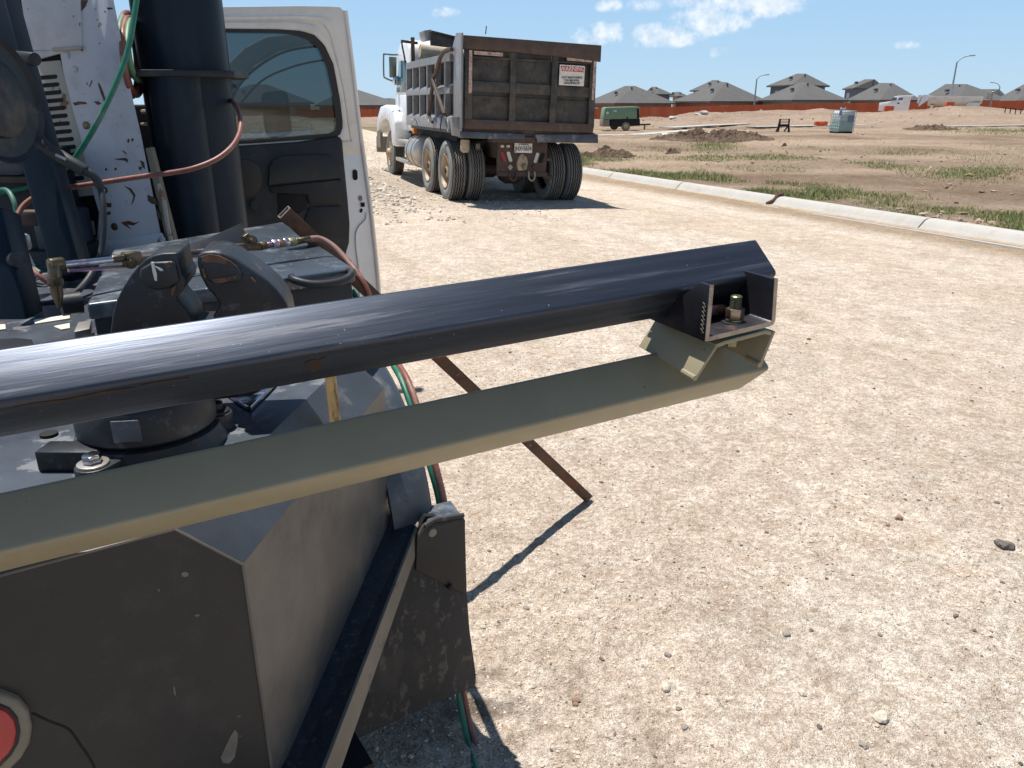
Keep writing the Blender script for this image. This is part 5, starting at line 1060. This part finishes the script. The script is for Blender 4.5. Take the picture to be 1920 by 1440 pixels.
for a, b in ((173, 862), (405, 772)):
    q = pz(a, b, ZD + .03); c = Vector((vc2.x, vc2.y, ZD)); dd = (Vector((q.x, q.y, ZD)) - c).normalized(); pd = Vector((-dd.y, dd.x, 0))
    pts = [c + pd * .045, Vector((q.x, q.y, ZD)) + pd * .026] + [Vector((q.x, q.y, ZD)) + dd * .026 * math.cos(t) + pd * .026 * math.sin(t) for t in np.linspace(1.3, -1.3, 9)] + [Vector((q.x, q.y, ZD)) - pd * .026, c - pd * .045]
    MB().prism(pts, (0, 0, .022 if a < 300 else .03)).build('mounting_ear', m_vise, vz, bev=.003)
    zz = ZD + (.022 if a < 300 else .03)
    w_ = MB().cyl((q.x, q.y, zz), (q.x, q.y, zz + .004), .022, n=28).build('washer', m_alu if a < 300 else m_black, vz, bev=.001)
    MB().cyl((q.x, q.y, zz + .004), (q.x, q.y, zz + .017), .0135, n=6).build('bolt_head', m_chrome if a < 300 else m_black, vz, bev=.0015)
q = pz(85, 833, ZD + .04); MB().bx(q.x - .012, q.x + .08, q.y - .012, q.y + .03, ZD, ZD + .033).build('locking_lug', m_vise, vz, bev=.003)
q2 = pz(92, 815, ZD + .036); MB().cyl(q2 + Vector((0, 0, -.002)), q2 + Vector((0, 0, .003)), .013, n=18).build('lug_hole', m_dark, vz)

# --- the two beams
CR = Vector((1, 0, 0))
def cvec(x, y, z): return CR * x + UP * y + FW * z
KB = .943; L0 = pZ(0, 650, .88 * KB); E0 = pZ(1415, 447, 1.30 * KB); bd = (E0 - L0).normalized()
w1 = cvec(.0153, -.065, -.0366); w1 = (w1 - bd * w1.dot(bd)).normalized(); w2 = bd.cross(w1)
if w2.dot(FW) < 0: w2 = -w2
def sq_tube(c0, c1, side, th, rr, n=5, cut=0.0, f2=1.0):
    """square tube whose first corner runs c0->c1, sides along w1 and w2"""
    def outline(r0, s0):
        out = []; cs = [(r0, r0, 180), (s0 - r0, r0, 270), (s0 - r0, s0 - r0, 0), (r0, s0 - r0, 90)]
        for cx_, cy2, a in cs:
            for k in range(n): t = R_(a + 90 * k / (n - 1)); out.append((cx_ + r0 * math.cos(t), cy2 + r0 * math.sin(t)))
        return out
    O = outline(rr, side); I = [(a + th, b + th) for a, b in outline(rr * .55, side - 2 * th)]; vs = []; fs = []; m_ = len(O); d = (c1 - c0).normalized()
    for c in (c0, c1):
        for a, b in O: vs.append(c + w1 * a + w2 * b * f2 + (d * (-cut * b) if c is c1 else Vector()))
        for a, b in I: vs.append(c + w1 * a + w2 * b * f2 + (d * (-cut * b) if c is c1 else Vector()))
    for k in range(m_):
        k2 = (k + 1) % m_
        fs += [(k, k2, 2 * m_ + k2, 2 * m_ + k), (m_ + k, m_ + k2, 3 * m_ + k2, 3 * m_ + k), (k, k2, m_ + k2, m_ + k), (2 * m_ + k, 2 * m_ + k2, 3 * m_ + k2, 3 * m_ + k)]
    return MB().add(vs, fs)
SD = .0762 * KB; E1 = L0 + bd * (E0 - L0).length
Mt = Matrix.Translation(E1)
Lext = L0 - bd * .9
tub = thing('square_tube_beam', 'dark mill scale square steel tube with a welded channel bracket and bolt at its end, upper of the two beams', 'steel tube', Lext)
# local frame along the beam so the streaks of the mill scale follow it
BM = Matrix(((bd.x, w1.x, w2.x, Lext.x), (bd.y, w1.y, w2.y, Lext.y), (bd.z, w1.z, w2.z, Lext.z), (0, 0, 0, 1)))
tub.matrix_world = BM; MW[tub] = BM.copy()
sq_tube(Lext, E1, SD, .0048, .0062, 6).build('tube', m_mill, tub, ang=25)
def prj(p): d = p - CC; Z = d.dot(FW); return 960 + FPX * d.x / Z, 720 - FPX * d.dot(UP) / Z
def onlow(px, f, o=.0003):   # point on the lower face of the tube below picture column px
    lo, hi = -.2, 1.4
    for _ in range(40):
        m_ = (lo + hi) / 2
        if prj(L0 + bd * m_ + w1 * SD)[0] < px: lo = m_
        else: hi = m_
    return L0 + bd * lo + w1 * (SD + o) + w2 * (SD * f)
for pts, mt in ((((571, .30), (584, .24), (600, .27), (612, .22), (606, .40), (598, .60), (590, .66), (582, .55), (576, .40)), m_jrust), (((20, .14), (60, .12), (120, .17), (190, .13), (250, .16), (245, .20), (180, .21), (110, .24), (50, .20)), m_jrust),
                (((262, .13), (300, .12), (352, .15), (350, .19), (300, .18), (265, .18)), m_jrust)):
    MB().prism([onlow(a, b) for a, b in pts], w1 * .0004).build('rust_stain', m_stain, tub)
# bracket plane
P0 = pZ(1325, 640, 1.17 * KB); e1 = Vector((bd.x, bd.y, 0)).normalized(); e2 = Vector((-e1.y, e1.x, 0)); bn = e2
def BP(a, b, o=0): return pp(a, b, P0 + e2 * o, bn)
CHL = .155
base_l, base_r, tr_ = BP(1326, 641), BP(1456, 611), BP(1459, 522)
th = .0065
cb = MB().strip([BP(1329, 640), BP(1440, 613), BP(1450, 609), BP(1454, 600), BP(1459, 522)], -th, e2 * CHL); cb.build('channel_bracket', m_mill_dk, tub, bev=.0012)
# left flange with the slope cut under the tube
fz = (BP(1328, 536) - BP(1328, 640)).length; f0 = BP(1321, 641)
m = MB(); fl_ = [f0, f0 + Vector((0, 0, fz)), f0 + e2 * .022 + Vector((0, 0, fz)), f0 + e2 * .085 + Vector((0, 0, fz * .42)), f0 + e2 * (CHL - .008) + Vector((0, 0, fz * .12)), f0 + e2 * CHL + Vector((0, 0, 0))]
m.prism(fl_, e1 * .0068); m.build('gusset', m_mill_dk, tub, bev=.001)
m = MB(); m.bar(f0 + e1 * .0034 + Vector((0, 0, .001)) - e2 * .0006, f0 + e1 * .0034 + Vector((0, 0, fz)) - e2 * .0006, .0068, .0012, e2)
m.strip([BP(1329, 640, -.0008), BP(1440, 613, -.0008), BP(1450, 609, -.0008), BP(1454, 600, -.0008), BP(1459, 522, -.0008)], -th, e2 * .0012); m.build('cut_edge', m_cut, tub)
m = MB()
for k in range(14): z_ = .012 + k * .0032; c = f0 + e2 * .004 + Vector((0, 0, z_)); m.bar(c - e1 * .0002 + e2 * (k % 2) * .002, c - e1 * .0002 + e2 * (.004 + (k % 2) * .003) + Vector((0, 0, .002)), .0009, .0012)
m.build('weld', m_grey, tub)
MB().prism([BP(a, b, .06) for a, b in ((1322, 575), (1357, 570), (1364, 576), (1358, 588), (1322, 595))], e2 * .005).build('cross_plate', m_copper, tub, bev=.002)
# bolt
nb = pp(1375, 617, P0 + e2 * .035, bn); nb = Vector((nb.x, nb.y, 0)) + Vector((0, 0, (base_l.lerp(base_r, .38)).z + .007))
MB().cyl(nb, nb + Vector((0, 0, .003)), .019, n=32).build('washer', m_black, tub, bev=.0008)
MB().cyl(nb + Vector((0, 0, .003)), nb + Vector((0, 0, .007)), .0135, n=24).build('lock_washer', m_zinc, tub, bev=.0008)
MB().cyl(nb + Vector((0, 0, .007)), nb + Vector((0, 0, .023)), .0142, n=6).build('hex_nut', m_nut, tub, bev=.0012)
pr_ = []
for k in range(9): pr_ += [(.023 + k * .0021, .0078), (.0241 + k * .0021, .0088)]
MB().lathe(pr_ + [(.0425, .0068)], nb, (0, 0, 1), 20).build('bolt_thread', m_zinc, tub, ang=20)
MB().cyl(nb + Vector((0, 0, -.035)), nb + Vector((0, 0, -.022)), .012, n=6).build('bolt_head', m_zinc, tub, bev=.001)
# olive beam
Zo = .865; O0 = pZ(0, 922, Zo); kk_ = ((1250 - 960) / FPX * Zo - (O0 - CC).x) / (bd.x - 290 / FPX * bd.dot(FW)); bo_ = (pZ(1250, 655, Zo + kk_ * bd.dot(FW)) - O0).normalized(); Oext = O0 - bo_ * .9
SD2 = .0735; v1 = O0 + w1 * SD2
# find length so that its middle corner ends at px 1443
lo_, hi_ = .3, 3.0
for _ in range(40):
    md = (lo_ + hi_) / 2
    if prj(v1 + bo_ * md)[0] < 1443: lo_ = md
    else: hi_ = md
OE = O0 + bo_ * lo_
OM = BM.copy(); OM.translation = Oext
ol = thing('painted_tube_beam', 'olive grey primed square tube with a bent bracket near its mitred end, lower of the two beams', 'steel tube', OM)
sq_tube(Oext, OE, SD2, .0048, .006, 5, cut=.42, f2=.74).build('tube', m_olive, ol, ang=25)
# olive hat bracket
ht = [BP(1342, 646), BP(1360, 639), BP(1436, 619), BP(1448, 622)]
MB().strip(ht, .0062, e2 * CHL * .98).build('hat_bracket', m_olive, ol, bev=.001)
def leg(top, bot, lift):
    d = (bot - top); th2 = e1 * (.006 if d.dot(e1) < 0 else -.006)
    MB().prism([top, bot, bot + e2 * CHL * .98 - d * lift, top + e2 * CHL * .98], th2).build('bracket_leg', m_olive, ol, bev=.001)
    MB().tube([bot - e2 * .001, bot + e2 * .03 - d * .03], .0045, 8, 1).build('weld', m_olive, ol)
leg(BP(1343, 647), BP(1303, 709), .1); leg(BP(1449, 622), BP(1424, 684), .1)
# wall stub where the beam meets the bracket
OEc = OE + w1 * (SD / 2) + w2 * (SD / 2)

# --- rusty bar leaning against the toolbox
rb0 = G(1103, 940); rb0.z = gz(rb0.x, rb0.y); rt0 = pZ(533, 398, 2.12); lean = (rt0 - rb0).normalized()
rod = thing('rusty_bar', 'brown rusty rectangular steel tube leaning from the road against the toolbox', 'steel bar', rb0)
cv = (rb0.lerp(rt0, .5) - CC).normalized(); sd_ = lean.cross(cv).normalized(); up_ = sd_.cross(lean)
def rect_tube(a, b, wd, hh, th):
    vs = []; fs = []
    for c in (a, b):
        for (ww, h2) in ((wd / 2, hh / 2), (wd / 2 - th, hh / 2 - th)):
            for i, j in ((-1, -1), (1, -1), (1, 1), (-1, 1)): vs.append(c + sd_ * i * ww + up_ * j * h2)
    for k in range(4):
        k2 = (k + 1) % 4; fs += [(k, k2, 8 + k2, 8 + k), (4 + k, 4 + k2, 12 + k2, 12 + k), (k, k2, 4 + k2, 4 + k), (8 + k, 8 + k2, 12 + k2, 12 + k)]
    return MB().add(vs, fs)
rect_tube(rb0 + Vector((0, 0, .012)) + lean * .002, rt0, .041, .022, .0025).build('bar', m_rodrust, rod, bev=.0008)
a = rt0; vs = []
m = MB(); 
for i in range(4):
    c = [(-1, -1), (1, -1), (1, 1), (-1, 1)]; p, q = c[i], c[(i + 1) % 4]
    m.bar(a + sd_ * p[0] * .019 + up_ * p[1] * .0095 + lean * .0004, a + sd_ * q[0] * .019 + up_ * q[1] * .0095 + lean * .0004, .0028, .0028, lean)
m.build('sawn_end', m_alu, rod)
# --- wooden stick
p0, p1 = pp(618, 690, (0, 1.36, 0), (0, 1, 0)), pp(630, 800, (0, 1.33, 0), (0, 1, 0)); o = MB().tube([p0, p0.lerp(p1, .5), p1], .0105, 16).build('wooden_handle', m_wood); o['label'] = 'upright worn wooden tool handle between the two beams'; o['category'] = 'handle'
# --- angle iron lying on the toolbox
m = MB(); a0, a1 = pz(334, 482, ZT + .002), pz(471, 462, ZT + .002); dv = (a1 - a0); bk_ = Vector((-dv.y, dv.x, 0)).normalized()
if bk_.y < 0: bk_ = -bk_
c1, c0 = pD(453, 419, a1.y + .035), pD(345, 468, a0.y + .03)
m.prism([a0, a1, c1, c0], bk_ * .005); m.prism([a0 + bk_ * .07, a1 + bk_ * .07, c1 + bk_ * .004, c0 + bk_ * .004], -bk_ * .005)
o = m.build('angle_iron', m_black, bev=.0008); o['label'] = 'short black angle iron lying point up on the toolbox lid'; o['category'] = 'angle iron'

# --- cutting torch
to = thing('cutting_torch', 'brass cutting torch with steel tubes lying across the toolbox lid behind the jaws', 'torch', pZ(250, 490, 1.62))
def T(a, b): Z = 1.56 + (a - 100) / 470 * .44; return pZ(a, b, Z)
MB().tube([T(112, 497), T(180, 490), T(225, 485)], .0072, 14, 1).build('gas_tube', m_chrome, to); MB().tube([T(128, 507), T(180, 504), T(240, 500)], .0042, 10, 1).build('gas_tube', m_copper, to)
MB().tube([T(240, 486), T(330, 475), T(440, 464)], .0048, 10, 1).build('gas_tube', m_copper, to); MB().tube([T(240, 494), T(330, 484), T(440, 471)], .0045, 10, 1).build('gas_tube', m_copper, to)
MB().tube([T(92, 496), T(118, 493)], .0125, 12, 1).build('head', m_brass, to, bev=.002); MB().tube([T(101, 494), T(103, 524)], .0125, 12, 1).build('head', m_brass, to, bev=.002)
MB().tube([T(103, 522), T(105, 536)], .0155, 6, 1).build('tip_nut', m_brass, to, bev=.001); MB().lathe([(0, .012), (.02, .011), (.045, .004)], T(105, 536), T(111, 574) - T(105, 536), 14).build('cutting_tip', m_brass, to)
MB().tube([T(210, 486), T(240, 483)], .009, 8, 1).build('fitting', m_brass, to, bev=.001)
cdir = (CC - T(245, 490)).normalized()
MB().bar(T(232, 487), T(262, 483), .024, .03).build('valve_body', m_brass, to, bev=.003)
def knob(a, b, r, nm='valve_knob', mt=m_brass):
    q = T(a, b); MB().lathe([(0, r * .5), (.004, r), (.012, r * .95), (.013, r * .55), (.016, r * .5), (.018, r * .25), (.024, r * .22)], q, cdir, 24).build(nm, mt, to)
knob(245, 492, .0145); knob(471, 452, .0145); knob(450, 466, .011)
MB().bar(T(455, 448), T(466, 440), .014, .014).build('valve_body', m_brass, to, bev=.002)
MB().bar(T(440, 464), T(492, 462), .014, .018).build('mixer_body', m_brass, to, bev=.002)
for a, b_, r, mt in ((488, 500, .0105, m_brass), (500, 512, .008, m_copper), (510, 521, .0125, m_chrome), (521, 532, .0115, m_copper), (532, 541, .0125, m_chrome), (541, 555, .0115, m_zinc), (555, 560, .009, m_brass)):
    MB().tube([T(a, 461.5 - (a - 488) * .13), T(b_, 461.5 - (b_ - 488) * .13)], r, 6 if r > .01 else 16, 1).build('fitting', mt, to, bev=.001)
MB().tube([T(559, 452), T(581, 448)], .0088, 16, 1).build('ferrule', m_brass, to, bev=.001)
# --- hoses
def hose(name, pts, r, mat, lab, cat='hose', group=None, n=12):
    P = [p if isinstance(p, Vector) else pZ(*p) for p in pts]; o = MB().tube(P, r, n, 8).build(name, mat); o['label'] = lab; o['category'] = cat
    if group: o['group'] = group
    return o
def Dp(a, b, D): return pD(a, b, D)
hose('red_hose', [T(578, 448.5), T(600, 448), (625, 462, 2.03), (650, 488, 2.02), (672, 515, 2.0), (688, 545, 2.0), (708, 600, 2.02), (728, 645, 2.08), Dp(747, 683, 1.93), Dp(762, 708, 1.86), Dp(778, 748, 1.80), Dp(801, 820, 1.74), Dp(818, 878, 1.70), Dp(832, 937, 1.685), Dp(842, 1010, 1.675), Dp(850, 1120, 1.67), Dp(862, 1240, 1.66), Dp(868, 1290, 1.66), Dp(876, 1335, 1.645), Dp(890, 1390, 1.60), Dp(903, 1432, 1.535), Dp(915, 1490, 1.43)], .0083, m_hose_r, 'long red hose running from the torch over the fender to the ground', group=None)
hose('green_hose', [(660, 545, 2.05), (690, 590, 2.05), (716, 635, 2.1), Dp(737, 683, 1.94), Dp(751, 708, 1.87), Dp(767, 750, 1.81), Dp(790, 822, 1.75), Dp(808, 880, 1.705), Dp(823, 937, 1.69), Dp(832, 1010, 1.68), Dp(840, 1120, 1.675), Dp(854, 1250, 1.665), Dp(860, 1300, 1.655), Dp(869, 1350, 1.63), Dp(880, 1400, 1.585), Dp(893, 1445, 1.50), Dp(903, 1500, 1.41)], .0083, m_hose_g, 'green hose lying beside the long red hose over the fender')
hose('green_hose', [(262, -40, 2.35), (250, 40, 2.35), (243, 80, 2.35), (232, 120, 2.35), (214, 165, 2.35), (190, 215, 2.35), (165, 260, 2.36), (140, 297, 2.38), (112, 322, 2.42), (70, 345, 2.5), (30, 356, 2.5), (-30, 366, 2.5)], .0086, m_hose_g, 'bright green hose hanging in front of the chipped white machine')
hose('red_hose', [(418, 175, 3.0), (440, 195, 2.75), (450, 218, 2.62), (450, 245, 2.56), (437, 272, 2.5), (408, 297, 2.45), (365, 315, 2.42), (320, 324, 2.42), (260, 332, 2.42), (200, 341, 2.42), (140, 350, 2.42), (100, 358, 2.42), (65, 370, 2.4), (42, 388, 2.38), (31, 412, 2.36), (31, 445, 2.34), (42, 480, 2.32), (70, 515, 2.3), (100, 535, 2.32)], .0082, m_hose_r, 'faded red hose looping round the big pipe and back to the rack')
hose('green_hose', [(-20, 362, 2.45), (10, 356, 2.42), (25, 375, 2.4), (33, 410, 2.4), (38, 450, 2.38), (50, 490, 2.35), (75, 512, 2.33)], .0075, m_hose_g, 'thin green hose curling down beside the dark post')
hose('cable', [(186, 345, 2.28), (193, 380, 2.27), (195, 425, 2.27), (190, 470, 2.27), (178, 500, 2.25), (160, 530, 2.2), (125, 560, 2.12), (60, 575, 2.1)], .009, m_hose_k, 'black cable dropping from the nozzle handle past the white panel', 'cable')
gn = thing('grease_gun', 'long black nozzle handle with small silver label hanging below the hose reel', 'nozzle', pZ(120, 300, 2.25))
MB().tube([pZ(60, 253, 2.2), pZ(95, 283, 2.22), pZ(112, 293, 2.23)], .0165, 14, 1).build('barrel', m_hose_k, gn, bev=.003)
MB().tube([pZ(108, 290, 2.23), pZ(135, 306, 2.24), pZ(160, 321, 2.25)], .0185, 14, 1).build('grip', m_hose_k, gn, bev=.003)
MB().tube([pZ(158, 320, 2.25), pZ(172, 327, 2.26), pZ(182, 338, 2.27), pZ(188, 352, 2.28)], .0125, 14).build('bend', m_hose_k, gn)
q0_, q1_ = pZ(104, 290, 2.205), pZ(124, 299, 2.215); MB().bar(q0_, q1_, .008, .004, cdir).build('label_plate', m_alu, gn)
# coiled hoses hung behind the pipe
for k, (cxp, wpx, yt, yb, Z, mt, nm, lb) in enumerate([(246, 20, 24, 172, 2.75, m_hose_r, 'red', 'outermost red coil turn of the hung hoses'), (240, 15, 34, 180, 2.7, m_hose_g2, 'green', 'leftmost pale green coil turn of the hung hoses'), (249, 16, 34, 178, 2.66, m_hose_r, 'red', 'inner red coil turn just right of the leftmost green one'), (256, 14, 38, 150, 2.64, m_hose_g2, 'green', 'right hand pale green coil turn beside the big pipe'), (244, 12, 44, 172, 2.62, m_hose_r, 'red', 'narrowest red coil turn nearest the white panel')]):
    pts = [pZ(cxp + 6 * (1 if math.sin(t) < 0 else 1) * 0 + wpx * math.cos(t) + (0.10 * ((yt + yb) / 2 + (yb - yt) / 2 * math.sin(t))), (yt + yb) / 2 + (yb - yt) / 2 * math.sin(t), Z + .12 * math.cos(t)) for t in np.linspace(0, 2 * math.pi, 22)]
    hose('hose_coil', [p + Vector((-.02, 0, 0)) for p in pts], .0105, mt, lb, 'hose coil', 'coiled hoses hung by the white machine')
# --- big vertical pipe and its companion
pb = pD(408, 440, 2.95); pc = Vector((pb.x - .05, 3.0, 0)); PRd = .158
# axis from pixels: centre at y=20 -> 335 ; at y=400 -> ~ 395
pipe = thing('exhaust_stack', 'tall thick blue black vertical pipe with a collar plate behind the toolbox', 'pipe', (0, 0, 0))
ctr = pD(333, 20, 3.0); pxm = ctr.x; MB().cyl((pxm, 3.0, ZD), (pxm, 3.0, 2.45), .153, n=64).build('pipe', m_pipe, pipe, smooth=True)
MW_fix = pipe; 
zc = pD(333, 140, 2.95).z
cp_ = [(-.18, -.20), (-.17, -.225), (-.03, -.245), (.08, -.225), (.20, -.15), (.215, -.12), (.21, .05), (.15, .17), (-.15, .17), (-.19, .0)]
MB().prism([(pxm + a, 3.0 + b, zc - .012) for a, b in cp_], (0, 0, .022)).build('collar_plate', m_black, pipe, bev=.004)
MB().cyl((pxm + .018 - .005, 3.0 - .14, ZD), (pxm + .012, 3.0 - .14, zc - .012), .088, n=40).build('side_pipe', m_pipe, pipe)
q = Vector((pxm - .16, 2.85, zc + .015)); MB().cyl(q, q + Vector((0, 0, .03)), .022, n=6).build('bolt_head', m_brass, pipe, bev=.002)
# --- chipped white machine
WY = 2.75; wm = thing('white_machine', 'chipped and rusty white painted welder housing with a slotted louvre', 'machine', (pD(180, 400, WY).x, WY, ZD))
wn = Vector((math.sin(R_(-14)), -math.cos(R_(14)), 0)).normalized(); wO = pD(212, 200, WY)
def WP(a, b, o=0): return pp(a, b, wO + wn * o, wn)
def wpr(pts, o, th, name, mat, bev=.002): return MB().prism([WP(a, b, o) for a, b in pts], -wn * th + (Vector((-.30, -.15, 0)) if th >= .3 else Vector())).build(name, mat, wm, bev=bev)
wpr([(95, 92), (152, 90), (148, 60), (133, -60), (197, -60), (213, 0), (225, 60), (232, 110), (250, 190), (264, 250), (276, 310), (290, 380), (302, 440), (306, 470), (180, 480), (186, 400), (165, 330), (150, 255), (135, 200), (118, 130), (113, 100), (70, 112), (60, 96)], 0, .5, 'side_panel', m_white, .003)
wpr([(30, -60), (148, -60), (152, 92), (54, 95)], .006, .02, 'upper_panel', m_white, .002)
MB().tube([WP(100, 93, .01), WP(125, 92, .01), WP(152, 89, .01)], .006, 8, 1).build('panel_lip', m_beige, wm)
lv = wpr([(62, 117), (112, 113), (130, 170), (148, 250), (166, 330), (176, 366), (126, 371), (110, 330), (80, 200)], -.012, .01, 'louvre_panel', m_beige, .001)
m = MB()
for k in range(14):
    t = k / 13; xl = 66 + 50 * t; xr = 107 + 50.5 * t; yy = 145 + 190 * t
    m.prism([WP(a, b, -.0105) for a, b in stad((xl + xr) / 2, yy - (0), 4.0, (xr - xl) / 2, 85)], -wn * .004)
m.build('louvre_slots', m_dark, wm, smooth=False)
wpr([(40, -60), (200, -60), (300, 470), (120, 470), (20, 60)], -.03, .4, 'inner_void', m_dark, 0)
for a, b, r in ((125, 104, .011), (139.5, 130, .011), (162, 235, .013), (215, 425, .013)):
    q = WP(a, b, .001); MB().lathe([(0, r), (.003, r), (.004, r * .7), (.006, r * .6)], q, wn, 20).build('bolt', m_brass if r > .012 else m_white, wm)
wpr([(198, 455), (240, 448), (305, 436), (320, 480), (190, 490)], .01, .3, 'sill', m_white, .003)
MB().tube([WP(296, 345, .01), WP(306, 372, .01), WP(314, 420, .01), WP(321, 450, .01)], .008, 8).build('edge_trim', m_beige, wm)
MB().prism([WP(a, b, -.005) for a, b in ((272, 278), (283, 276), (330, 460), (314, 462))], -wn * .02).build('edge_strip', m_grey, wm, bev=.002)
o = wpr([(162, 415), (172, 414), (177, 442), (166, 445)], -.02, .03, 'sight_glass', m_beige, .004)
CH = [((132, 0), (165, 0), (160, 12), (150, 24), (138, 22), (133, 12)), ((104, 17), (120, 15), (134, 14), (136, 20), (120, 19), (108, 21)), ((97, 27), (115, 25), (132, 26), (128, 29), (110, 31)),
      ((116, 86), (124, 81), (130, 86), (152, 88), (154, 92), (120, 90)), ((150, 82), (154, 86), (155, 96), (151, 95)), ((183, 154), (187, 158), (193, 172), (199, 190), (196, 193), (190, 178), (185, 163)), ((166, 163), (172, 150), (173, 151), (169, 162)),
      ((136, 193), (148, 190), (160, 191), (163, 195), (150, 196), (140, 198)), ((175, 190), (184, 190), (190, 194), (183, 197)), ((200, 14), (210, 14), (211, 17), (202, 18)), ((194, 20), (198, 21), (197, 24)), ((234, 134), (238, 132), (243, 148), (241, 152)), ((233, 157), (240, 154), (239, 158)),
      ((213, 298), (224, 297), (236, 296), (240, 300), (238, 305), (233, 301), (222, 300)), ((228, 281), (234, 284), (238, 290), (234, 288)), ((196, 317), (199, 315), (201, 318), (198, 321)), ((214, 316), (218, 314), (219, 318), (215, 320)), ((260, 312), (266, 313), (264, 320), (260, 317)), ((232, 348), (246, 354), (254, 366), (250, 378), (246, 385), (250, 368), (243, 357)),
      ((197, 380), (209, 381), (208, 389), (198, 388)), ((199, 398), (207, 396), (207, 402), (201, 404)), ((226, 417), (240, 414), (252, 418), (262, 415), (250, 423), (238, 421), (246, 430), (232, 422)), ((240, 260), (243, 262), (241, 268), (238, 265)), ((246, 260), (250, 259), (250, 264), (247, 266)), ((192, 350), (200, 352), (202, 360), (196, 364), (198, 356)),
      ((276, 365), (292, 372), (296, 384), (284, 382), (277, 376)), ((262, 300), (270, 304), (272, 318), (266, 312)), ((293, 392), (300, 400), (301, 412), (294, 406))]
for pts in CH:
    sc_ = MB().prism([WP(a, b, .0012) for a, b in pts], -wn * .002).build('rust_patch', m_rodrust, wm)
# --- hose reel
RZ = 1.95; rcn = pZ(-12, 183, RZ); rax = (CR * .99 - FW * .12 + UP * .05).normalized()
rl = thing('hose_reel', 'black steel hose reel flange at the left edge above the dark post', 'reel', rcn)
MB().lathe([(-.10, .08), (-.004, .08), (0, .152), (.002, .158), (.010, .162), (.016, .158), (.010, .151), (.006, .146), (.004, .11), (.004, .02)], rcn, rax, 64).build('flange', m_black, rl)
MB().lathe([(.004, .1), (.014, .098), (.02, .085), (.02, .02)], rcn, rax, 48).build('inner_ring', m_black, rl)
MB().lathe([(-.16, .165), (-.15, .172), (-.14, .165)], rcn, rax, 48).build('flange', m_black, rl)
MB().tube([pZ(25, 107, 2.2), pZ(66, 111, 2.14)], .018, 16, 1).build('crank_peg', m_black, rl, bev=.003)
# --- posts
def post(pts, wd, lab, Z=2.32):
    a, b = pZ(*pts[0], Z), pZ(*pts[1], Z); return MB().bar(a, b, wd, wd, FW).build('rack_post', m_pipe, bev=.008, seg=3, label=lab, category='post', group='dark posts of the rack')
post([(-22, -70), (140, 520)], .086, 'thick dark leaning post in front of the slotted louvre'); post([(-10, 400), (42, 620)], .085, 'short dark post below the hose reel at the left edge', 2.0)
# --- dark equipment behind: cabinet, tank, bits
eq = thing('compressor_unit', 'dark oily engine unit in deep shade at the far left under the reel', 'engine', (pD(20, 400, 2.5).x, 2.5, ZD))
def eb(x0, x1, y0, y1, D, dpt, nm, mt): a, b = pD(x0, y1, D), pD(x1, y0, D); MB().bx(a.x, b.x, D, D + dpt, a.z, b.z).build(nm, mt, eq, bev=.012)
eb(-160, 70, 280, 560, 2.62, .5, 'block', m_black); eb(-60, 60, 330, 345, 2.55, .2, 'cover', m_brown); eb(-100, 36, 300, 330, 2.55, .2, 'manifold', m_fender); eb(38, 66, 395, 425, 2.5, .2, 'bracket', m_brown)
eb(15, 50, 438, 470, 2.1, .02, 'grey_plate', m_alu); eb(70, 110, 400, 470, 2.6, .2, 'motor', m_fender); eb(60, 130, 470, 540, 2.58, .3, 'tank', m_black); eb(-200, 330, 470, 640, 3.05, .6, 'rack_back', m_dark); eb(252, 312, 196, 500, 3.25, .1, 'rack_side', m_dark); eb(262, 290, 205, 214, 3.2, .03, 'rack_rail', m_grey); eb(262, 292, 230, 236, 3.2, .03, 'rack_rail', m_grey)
MB().tube([pD(36, 440, 2.08), pD(46, 470, 2.08), pD(60, 500, 2.08)], .009, 8).build('pale_pipe', m_alu, eq); MB().cyl(pD(35, 486, 1.95), pD(35, 500, 1.95) + Vector((-.06, .05, 0)), .022, n=16).build('knob', m_black, eq)
slab('sun_patch', ((63, 599), (131, 589), (131, 596), (65, 606)), ZD + .004, .004, m_sunpatch, 'pale strip painted as sunlight on the deck between the dark posts and the toolbox', 'board')  # thin pale slabs paint the sunlit patches onto the deck
slab('sun_patch', ((-30, 609), (10, 607), (11, 616), (-30, 621)), ZD + .004, .004, m_sunpatch, 'pale strip painted as sunlight on the deck, cut by the left edge of the photo', 'board')
slab('sun_patch', ((100, 611), (131, 605), (131, 614), (115, 617)), ZD + .004, .004, m_sunpatch, 'small pale triangle painted as sunlight on the deck next to the bright scrap', 'board')
slab('black_tray', ((-60, 640), (30, 633), (60, 636), (62, 652), (-60, 668)), ZD + .03, .03, m_black, 'low black tray on the deck just above the tube', 'tray')
# recenter the pipe root at its base
